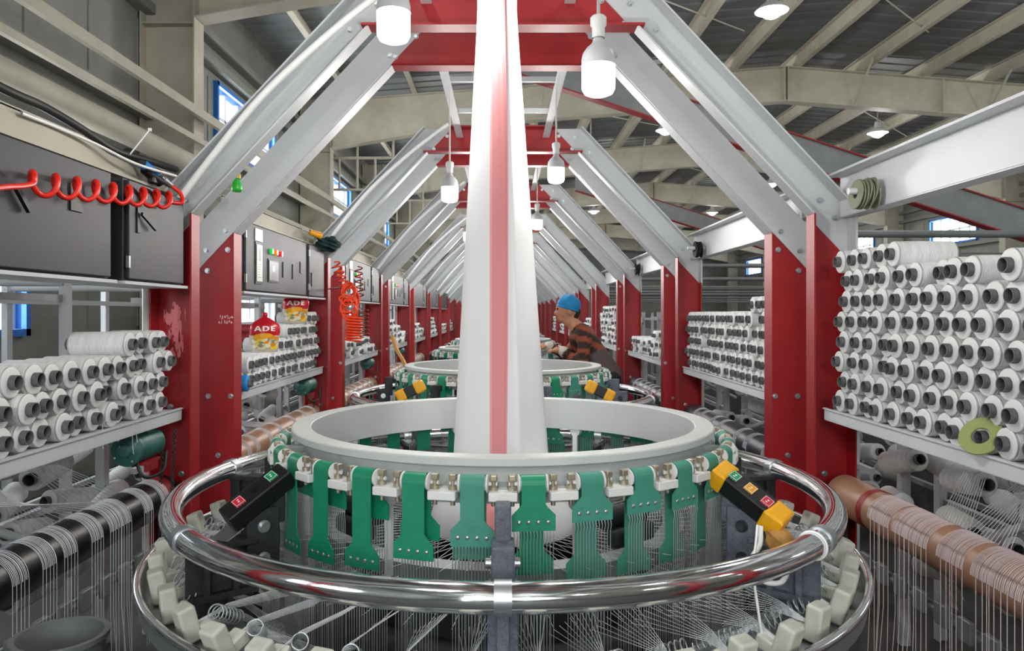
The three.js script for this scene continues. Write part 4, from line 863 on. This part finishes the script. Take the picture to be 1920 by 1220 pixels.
  // printed bags
  const bagMap = painted(256, 320, (c, w, h) => {
    c.fillStyle = '#b9b3a0'; c.fillRect(0, 0, w, h); c.fillStyle = '#b51522'; c.fillRect(0, 0, w, 170);
    for (let i = 0; i < 60; i++) { c.fillStyle = ['#e9d9b0', '#d98b1f', '#f0c52c', '#8c8f6a', '#d9d6c8'][i % 5]; c.beginPath(); c.arc(40 + 180 * hash(i, 1, 7), 180 + 110 * hash(i, 2, 7), 8 + 14 * hash(i, 3, 7), 0, 7); c.fill(); }
    c.fillStyle = '#e8a51c'; c.beginPath(); c.ellipse(110, 178, 60, 26, -0.2, 0, 7); c.fill();
    c.fillStyle = '#f4ece6'; c.font = 'bold 64px sans-serif'; c.textAlign = 'center'; c.fillText('ADE', 128, 130);
  });
  const bag = (p, label, k) => {
    const t3 = thing('printed_bag', label, 'bag', p.toArray(), 'printed bags on the bobbins'), W = 0.085 * k, H = 0.2 * k, pos = [], uv = [], idx = [], N = 14, Q = 24;
    for (let j = 0; j <= N; j++) { const v = j / N, pinch = v > 0.72 ? Math.max(0.16, 1 - Math.pow((v - 0.72) / 0.28, 1.6) * 0.86) : 1, fat = (0.9 + 0.25 * Math.sin(v * 2.6)) * pinch; for (let i = 0; i <= Q; i++) { const a2 = i / Q * Math.PI * 2, cr = 1 + 0.04 * Math.sin(a2 * 5 + v * 9); pos.push(W * fat * cr * Math.sin(a2), v * H * 1.15, 0.55 * W * fat * cr * Math.cos(a2)); uv.push(((a2 / Math.PI + 0.5) % 1), v); } }
    for (let j = 0; j < N; j++) for (let i = 0; i < Q; i++) { const q = j * (Q + 1) + i; idx.push(q, q + 1, q + Q + 2, q, q + Q + 2, q + Q + 1); }
    const g = new THREE.BufferGeometry(); g.setAttribute('position', new THREE.Float32BufferAttribute(pos, 3)); g.setAttribute('uv', new THREE.Float32BufferAttribute(uv, 2)); g.setIndex(idx); g.computeVertexNormals();
    mesh('pouch', g, new THREE.MeshStandardMaterial({ map: bagMap, roughness: 0.25 }), t3, true);
    mesh('tied_neck', [lathe([[0.012 * k, 0], [0.02 * k, 0.012 * k], [0.018 * k, 0.03 * k], [0.001, 0.035 * k]], 12).translate(0, H * 1.13, 0)], new THREE.MeshStandardMaterial({ color: '#b51522', roughness: 0.4 }), t3);
    t3.rotation.y = 0.35; return t3;
  };
  bag(V(-1.5, CH - 0.238, -4.72), 'clear and red printed bag leaning in front of the bobbin pile', 0.95);
  bag(V(-1.5, CH - 0.068, -5.42), 'clear and red printed bag sitting on top of the bobbin pile', 0.95);
  // curved yellow board leaning in the row
  const bd = [P(736, 630, 6.75), P(744, 655, 6.72), P(757, 678, 6.68), P(766, 705, 6.65)].map((p) => p);
  const curve = new THREE.CatmullRomCurve3(bd);
  solo('wooden_board', 'bent yellow wooden board leaning on the loom rail by the third red column', 'board', new THREE.ExtrudeGeometry(new THREE.Shape([new THREE.Vector2(-0.05, -0.012), new THREE.Vector2(0.05, -0.012), new THREE.Vector2(0.05, 0.012), new THREE.Vector2(-0.05, 0.012)]), { extrudePath: curve, steps: 16 }), M.cardboard);
  // white bin under the black roller
  const bin = thing('plastic_bin', 'white plastic bin standing under the black feed roller', 'bin', [-1.24, 0, -2.1]);
  mesh('tub', latheHard([[0.001, 0.02], [0.1, 0.02], [0.115, 0.58], [0.125, 0.58], [0.125, 0.595], [0.11, 0.595], [0.095, 0.03], [0.001, 0.03]].map(([r, y]) => [r, y * 0.93]), 36), M.pipe, bin);
}

// ------------------------------------------------------------------ push button boxes on the foreground loom
{
  const sym = (bg) => painted(64, 64, (c) => { c.fillStyle = bg; c.fillRect(0, 0, 64, 64); c.strokeStyle = '#e9e9e9'; c.lineWidth = 3; c.strokeRect(4, 4, 56, 56); c.fillStyle = '#f1f1f1'; c.beginPath(); c.moveTo(18, 24); c.lineTo(34, 30); c.lineTo(22, 40); c.fill(); c.fillRect(36, 34, 12, 4); c.fillRect(40, 26, 4, 16); });
  const make = (th, label, taped) => {
    const t = thing('push_button_box', label, 'switch box', [0, 0, Z(LOOM)]);
    const dir = V(Math.sin(th), 0, Math.cos(th)), A = dir.clone().multiplyScalar(0.865).setY(CH - 0.528), B = dir.clone().multiplyScalar(0.71).setY(CH - 0.43);
    t.position.add(A); t.position.y = A.y;
    const w = B.clone().sub(A).normalize(), x = V().crossVectors(V(0, 1, 0), w).normalize(), y = V().crossVectors(w, x), L = B.distanceTo(A);
    // lean the button face towards the front
    const lean = th > 0 ? -0.3 : 0.3, x2 = x.clone().multiplyScalar(Math.cos(lean)).addScaledVector(y, Math.sin(lean)), y2 = V().crossVectors(w, x2);
    t.quaternion.setFromRotationMatrix(new THREE.Matrix4().makeBasis(x2, y2, w));
    mesh('case', rbox(0.062, 0.05, L, 0.006, 0, 0.02, L / 2), M.black, t);
    const btn = (k, c) => mesh('button', new THREE.BoxGeometry(0.03, 0.006, 0.026).translate(0, 0.046, L * k), new THREE.MeshStandardMaterial({ map: sym(c), roughness: 0.4 }), t, true);
    btn(0.78, '#128a5c'); btn(0.25, '#c22238');
    if (taped) btn(0.52, '#d99a12'); else mesh('button_hole', new THREE.CylinderGeometry(0.011, 0.011, 0.003, 18).translate(0, 0.046, L * 0.52), M.rubber, t);
    mesh('mounting_plate', [rbox(0.05, 0.004, 0.1, 0.001, 0, -0.012, -0.03, 1)], M.steel, t);
    if (taped) {
      const wrap = (z0, z1, k) => { const g = new RoundedBoxGeometry(0.07, 0.058, z1 - z0, 5, 0.01), p = g.attributes.position; for (let i = 0; i < p.count; i++) { const q = 1 + 0.07 * Math.sin(p.getX(i) * 190 + p.getZ(i) * 120 + k) * Math.cos(p.getY(i) * 160); p.setXYZ(i, p.getX(i) * q, p.getY(i) * q, p.getZ(i) * (1 + 0.1 * Math.sin(p.getX(i) * 150 + k))); } g.computeVertexNormals(); return g.translate(0, 0.02, (z0 + z1) / 2); };
      mesh('yellow_tape', wrap(L - 0.035, L + 0.012, 1), M.tape, t); mesh('yellow_tape', wrap(-0.02, 0.036, 2), M.tape, t);
      mesh('plastic_wrap', new THREE.BoxGeometry(0.066, 0.054, L - 0.06).translate(0, 0.02, L / 2), new THREE.MeshPhysicalMaterial({ color: '#ffffff', transmission: 1, thickness: 0, roughness: 0.08, ior: 1.3 }), t);
      const lump = new THREE.IcosahedronGeometry(1, 3), p = lump.attributes.position; for (let i = 0; i < p.count; i++) { const q = 1 + 0.2 * Math.sin(4 * p.getX(i) + 2) * Math.cos(5 * p.getY(i)); p.setXYZ(i, p.getX(i) * q * 0.025, p.getY(i) * q * 0.03, p.getZ(i) * q * 0.035); } lump.computeVertexNormals();
      mesh('tape_lump', lump.translate(-0.03 * Math.sign(th) * -1, 0.0, -0.03), M.cardboard, t);
    }
    return t;
  };
  make(-Math.PI * 2 / 7, 'black push button box with green and red buttons on the guard rail', false);
  make(Math.PI * 2 / 7, 'black push button box wrapped in clear film and yellow tape', true);
  const box2 = (px, py, d, ry, label) => { const t = thing('taped_box', label, 'switch box', P(px, py, d).toArray(), 'taped boxes on the second loom'); mesh('case', rbox(0.16, 0.06, 0.06, 0.008), M.black, t); for (const s of [-1, 1]) mesh('yellow_tape', rbox(0.06, 0.068, 0.068, 0.014, s * 0.055, 0, 0), M.tape, t); t.rotation.set(0, 0, ry); return t; };
  box2(770, 733, 4.2, 0.45, 'yellow taped switch box on the second loom rail, window side');
  box2(1125, 733, 4.2, -0.45, 'yellow taped switch box on the second loom rail, worker side');
  const c = (pts, r, label) => solo('white_cable', label, 'cable', tube(pts, r, 60, 8), M.cable, 'white cables of the taped box');
  c([P(1420, 985, 1.83), P(1417, 1020, 1.78), P(1412, 1060, 1.70), P(1416, 1105, 1.62), P(1424, 1160, 1.62), P(1430, 1200, 1.64)], 0.003, 'thin white cable hanging from the taped box over the rail');
  c([P(1426, 985, 1.83), P(1425, 1020, 1.82), P(1410, 1050, 1.8), P(1430, 1088, 1.8), P(1462, 1092, 1.8), P(1482, 1060, 1.86)], 0.0065, 'thick white cable looping under the guard rail');
  const tie = new THREE.TorusGeometry(0.0325, 0.003, 6, 28).rotateY(Math.PI / 2); tie.rotateY(Math.PI * 2 / 7 - 0.06); const ta = Math.PI * 2 / 7 - 0.06;
  solo('cable_tie', 'white cable tie wrapped round the chrome guard rail', 'cable tie', tie.translate(RAIL_R * Math.sin(ta), RAIL_Y, Z(LOOM) + RAIL_R * Math.cos(ta)), M.cable);
}

// ------------------------------------------------------------------ paint wear and stamp on the columns
{
  const peel = painted(128, 512, (c, w, h) => {
    c.clearRect(0, 0, w, h);
    const im = c.getImageData(0, 0, w, h);
    for (let j = 0; j < h; j++) for (let i = 0; i < w; i++) { const u = i / w, v = j / h, k = fbm(u, v, 7, 33) + 0.25 * fbm(u, v, 24, 35), e = Math.min(1, 6 * v, 5 * (1 - v)) * 0.34; const on = k > 0.93 - e, q = 4 * (j * w + i); const r = hash(i, j, 3) * 20; im.data[q] = 215; im.data[q + 1] = 110 + r; im.data[q + 2] = 115 + r; im.data[q + 3] = on ? 255 : 0; }
    c.putImageData(im, 0, 0);
  });
  const stamp = painted(128, 64, (c) => { c.clearRect(0, 0, 128, 64); c.strokeStyle = '#e9c9c9'; c.lineWidth = 4; for (let r = 0; r < 2; r++) for (let i = 0; i < 6; i++) { c.beginPath(); for (let k = 0; k < 5; k++) c.lineTo(8 + i * 18 + 14 * hash(i, k, 11 + r) + (r ? 0 : 8), 6 + r * 30 + 22 * hash(i, k, 17 + r)); c.stroke(); } });
  const decal = (name, label, map, w, h, p) => { const o = solo(name, label, 'paint mark', new THREE.PlaneGeometry(w, h), new THREE.MeshStandardMaterial({ map, transparent: true, alphaTest: 0.5, roughness: 0.5, polygonOffset: true, polygonOffsetFactor: -1 }), null, null, true); o.position.copy(p); };
  decal('paint_wear', 'pinkish peeled paint patch on the red column by the black cabinets', peel, 0.1, 0.3, V(-1.5, CH - 0.08, -NEAR + 0.0055));
  decal('stencil_mark', 'faded white stencilled mark on the first red column', stamp, 0.09, 0.055, V(-1.43, CH - 0.03, -FAR + 0.0055));
}

// ------------------------------------------------------------------ the worker leaning over the third loom
{
  function blob(bones, lo, hi, cell, k, colour) {
    const size = Math.max(hi.x - lo.x, hi.y - lo.y, hi.z - lo.z), res = Math.ceil(size / cell) + 4, mc = new MarchingCubes(res, new THREE.MeshStandardMaterial(), false, false, 120000);
    const half = size / 2 * (res / (res - 4)), mid = lo.clone().add(hi).multiplyScalar(0.5), p = V();
    const dist = (q, b) => { const ab = b.b.clone().sub(b.a), t = Math.max(0, Math.min(1, q.clone().sub(b.a).dot(ab) / Math.max(1e-9, ab.lengthSq()))); return q.distanceTo(b.a.clone().addScaledVector(ab, t)) - (b.ra + (b.rb - b.ra) * t); };
    mc.isolation = 0;
    for (let z = 0; z < res; z++) for (let y = 0; y < res; y++) for (let x = 0; x < res; x++) {
      p.set((x - res / 2) / (res / 2), (y - res / 2) / (res / 2), (z - res / 2) / (res / 2)).multiplyScalar(half).add(mid);
      let s = 0; for (const b of bones) { const d = dist(p, b); if (d < 6 * k) s += Math.exp(-d / k); }
      mc.field[x + y * res + z * res * res] = s > 0 ? k * Math.log(s) : -6 * k;
    }
    mc.update();
    const n = mc.count, pos = mc.positionArray.slice(0, n * 3), nor = mc.normalArray.slice(0, n * 3), col = new Float32Array(n * 3);
    for (let i = 0; i < n; i++) {
      p.set(pos[3 * i], pos[3 * i + 1], pos[3 * i + 2]).multiplyScalar(half).add(mid); p.toArray(pos, 3 * i);
      const L = Math.hypot(nor[3 * i], nor[3 * i + 1], nor[3 * i + 2]) || 1; for (let j = 0; j < 3; j++) nor[3 * i + j] /= L;
      let best = 1e9, bb; for (const b of bones) { const d = dist(p, b); if (d < best) { best = d; bb = b; } }
      new THREE.Color(colour(p, bb)).toArray(col, 3 * i);
    }
    const g = new THREE.BufferGeometry();
    g.setAttribute('position', new THREE.BufferAttribute(pos, 3)); g.setAttribute('normal', new THREE.BufferAttribute(nor, 3)); g.setAttribute('color', new THREE.BufferAttribute(col, 3)); g.setAttribute('uv', new THREE.BufferAttribute(new Float32Array(n * 2), 2));
    return g;
  }
  const B = (a, b, ra, rb, kind) => ({ a: V(...a), b: V(...b), ra, rb, kind });
  const O = V(0, 0, -6.85);                                      // bones are laid out around this point of the floor
  const stripe = (p, b) => { if (b.kind === 'leg') return '#1d1b1c'; if (b.kind === 'shoe') return '#2a2a2c'; if (b.kind === 'skin') return '#b98468'; if (b.kind === 'cuff') return '#c9c2b8'; if (b.kind === 'belt') return '#57484c'; const k = b.kind === 'arm' ? p.clone().sub(b.a).dot(b.b.clone().sub(b.a).normalize()) * 1.0 : p.y * 0.9 + p.x * 0.35; return Math.sin(k * 62) > 0.15 ? '#8a4326' : '#2b1712'; };
  const body = [
    B([0.67, 1.32, 0], [0.605, 1.41, 0], 0.062, 0.056, 'skin'),
    B([0.72, 1.265, -0.13], [0.72, 1.265, 0.13], 0.085, 0.085, 'top'), B([0.73, 1.22, 0], [0.86, 1.02, 0], 0.125, 0.12, 'top'), B([0.86, 1.02, -0.04], [0.95, 0.88, -0.04], 0.12, 0.135, 'belt'), B([0.86, 1.02, 0.04], [0.95, 0.88, 0.04], 0.12, 0.135, 'belt'),
    B([0.73, 1.23, 0.17], [0.70, 0.99, 0.24], 0.062, 0.05, 'arm'), B([0.70, 0.99, 0.24], [0.56, 1.10, 0.12], 0.048, 0.04, 'arm'), B([0.56, 1.10, 0.12], [0.535, 1.115, 0.10], 0.041, 0.04, 'cuff'),
    B([0.73, 1.24, -0.17], [0.60, 1.06, -0.2], 0.06, 0.048, 'arm'), B([0.60, 1.06, -0.2], [0.44, 1.14, -0.16], 0.046, 0.038, 'arm'), B([0.44, 1.14, -0.16], [0.42, 1.145, -0.155], 0.04, 0.04, 'cuff'),
    B([0.96, 0.86, 0.09], [0.98, 0.48, 0.1], 0.1, 0.068, 'leg'), B([0.98, 0.48, 0.1], [1.06, 0.1, 0.1], 0.064, 0.045, 'leg'), B([1.06, 0.07, 0.1], [0.9, 0.045, 0.1], 0.048, 0.04, 'shoe'),
    B([0.96, 0.86, -0.09], [1.0, 0.48, -0.1], 0.1, 0.068, 'leg'), B([1.0, 0.48, -0.1], [1.08, 0.1, -0.1], 0.064, 0.045, 'leg'), B([1.08, 0.07, -0.1], [0.92, 0.045, -0.1], 0.048, 0.04, 'shoe')];
  const gBody = blob(body, V(0.3, 0, -0.4), V(1.2, 1.5, 0.4), 0.016, 0.016, stripe);
  const hc = V(0.565, 1.475, 0), head = [
    B([0.575, 1.50, 0], [0.6, 1.5, 0], 0.085, 0.085, 'skin'), B([0.545, 1.44, 0], [0.535, 1.415, 0], 0.062, 0.045, 'skin'), B([0.5, 1.475, 0], [0.482, 1.455, 0], 0.012, 0.015, 'skin'),
    B([0.502, 1.425, -0.018], [0.502, 1.425, 0.018], 0.013, 0.013, 'lip'), B([0.6, 1.475, 0.082], [0.605, 1.455, 0.08], 0.017, 0.014, 'skin'), B([0.6, 1.475, -0.082], [0.605, 1.455, -0.08], 0.017, 0.014, 'skin'),
    B([0.505, 1.497, 0.034], [0.505, 1.497, 0.034], 0.013, 0.013, 'eye'), B([0.505, 1.497, -0.034], [0.505, 1.497, -0.034], 0.013, 0.013, 'eye'), B([0.66, 1.47, 0], [0.645, 1.4, 0], 0.05, 0.035, 'hair'), B([0.6, 1.38, 0], [0.6, 1.45, 0], 0.052, 0.06, 'skin')];
  const gHead = blob(head, V(0.44, 1.34, -0.12), V(0.74, 1.62, 0.12), 0.006, 0.008, (p, b) => b.kind === 'lip' ? '#a15c50' : b.kind === 'eye' ? '#2a1c18' : b.kind === 'hair' ? '#1c1412' : '#b98468');
  const hand = (w, dir) => {                                     // palm, four fingers and a thumb resting over the ring
    const out = [], at = (f, s, u) => [w[0] - f, w[1] + u, w[2] + s * dir];
    out.push(B(at(0, 0, 0), at(0.05, 0, -0.004), 0.026, 0.03, 'skin'), B(at(0.03, -0.022, -0.004), at(0.06, -0.026, -0.006), 0.014, 0.012, 'skin'), B(at(0.03, 0.022, -0.004), at(0.06, 0.026, -0.006), 0.014, 0.012, 'skin'));
    [[-0.03, 0.03], [-0.011, 0.038], [0.009, 0.036], [0.028, 0.027]].forEach(([s, l]) => { out.push(B(at(0.06, s, -0.004), at(0.06 + l, s * 1.12, -0.006), 0.0095, 0.009, 'skin'), B(at(0.06 + l, s * 1.12, -0.006), at(0.06 + l * 1.7, s * 1.15, -0.022), 0.009, 0.008, 'skin')); });
    out.push(B(at(0.012, -0.03, -0.004), at(0.04, -0.056, -0.012), 0.012, 0.0105, 'skin'), B(at(0.04, -0.056, -0.012), at(0.064, -0.06, -0.022), 0.0105, 0.009, 'skin'));
    return out;
  };
  const h1 = [0.53, 1.125, 0.095], h2 = [0.415, 1.15, -0.155], box1 = (h) => [V(h[0] - 0.16, h[1] - 0.08, h[2] - 0.1), V(h[0] + 0.05, h[1] + 0.06, h[2] + 0.1)];
  const g1 = blob(hand(h1, 1), ...box1(h1), 0.0045, 0.004, () => '#b98468'), g2 = blob(hand(h2, -1), ...box1(h2), 0.0045, 0.004, () => '#b98468');
  const t = thing('person', 'person in blue cap and brown striped jumper leaning over a loom', 'person', O.toArray());
  const all = mergeGeometries([gBody, gHead, g1, g2]);
  const bm = mesh('body', all, new THREE.MeshStandardMaterial({ vertexColors: true, roughness: 0.75 }), t, true);
  const cap = new THREE.SphereGeometry(1, 32, 20, 0, Math.PI * 2, 0, Math.PI * 0.62), cp = cap.attributes.position;
  for (let i = 0; i < cp.count; i++) { const x = cp.getX(i), y = cp.getY(i), z = cp.getZ(i), k = 1 + 0.03 * Math.sin(9 * x + 6 * z); cp.setXYZ(i, x * 0.108 * k, y * 0.1 * k, z * 0.104 * k); }
  cap.computeVertexNormals();
  const capMesh = mesh('cap', [cap.rotateZ(-0.28).translate(0.603, 1.528, 0), new THREE.TorusGeometry(0.1, 0.009, 8, 32).rotateX(Math.PI / 2).rotateZ(-0.28).translate(0.593, 1.497, 0)], new THREE.MeshStandardMaterial({ color: '#1680b8', roughness: 0.8 }), t);
}
// ------------------------------------------------------------------ small loose pieces by the low pile
bobbin(V(-1.83, SHELF + 0.13, -2.95), 0, true, 'pink yarn bobbin lying behind the low white pile', undefined, 0.2, 0, 'pink_bobbin', [new THREE.MeshStandardMaterial({ color: '#d0485a', roughness: 0.55 }), M.coreGrey]);
{
  const ys = new Yarns();
  for (const [x, y, z, l] of [[-1.42, SHELF + 0.03, 2.7, 0.09], [-1.42, SHELF + 0.03, 2.92, 0.15], [-1.42, SHELF + 0.04, 2.95, 0.12]]) ys.add(seqPts(x, y, z, l), 0.0012);
  solo('loose_thread', 'loose white thread ends hanging over the grey shelf edge', 'thread', ys.geo(), M.thread, undefined, 'stuff');
}
function seqPts(x, y, z, l) { const o = []; for (let i = 0; i <= 10; i++) { const f = i / 10; o.push(V(x + 0.012 * Math.sin(f * 5), y + 0.03 * Math.sin(f * 3.1) - l * f * f, -z + 0.03 * Math.sin(f * 4) + 0.04 * f)); } return o; }
renderer.render(scene, camera);
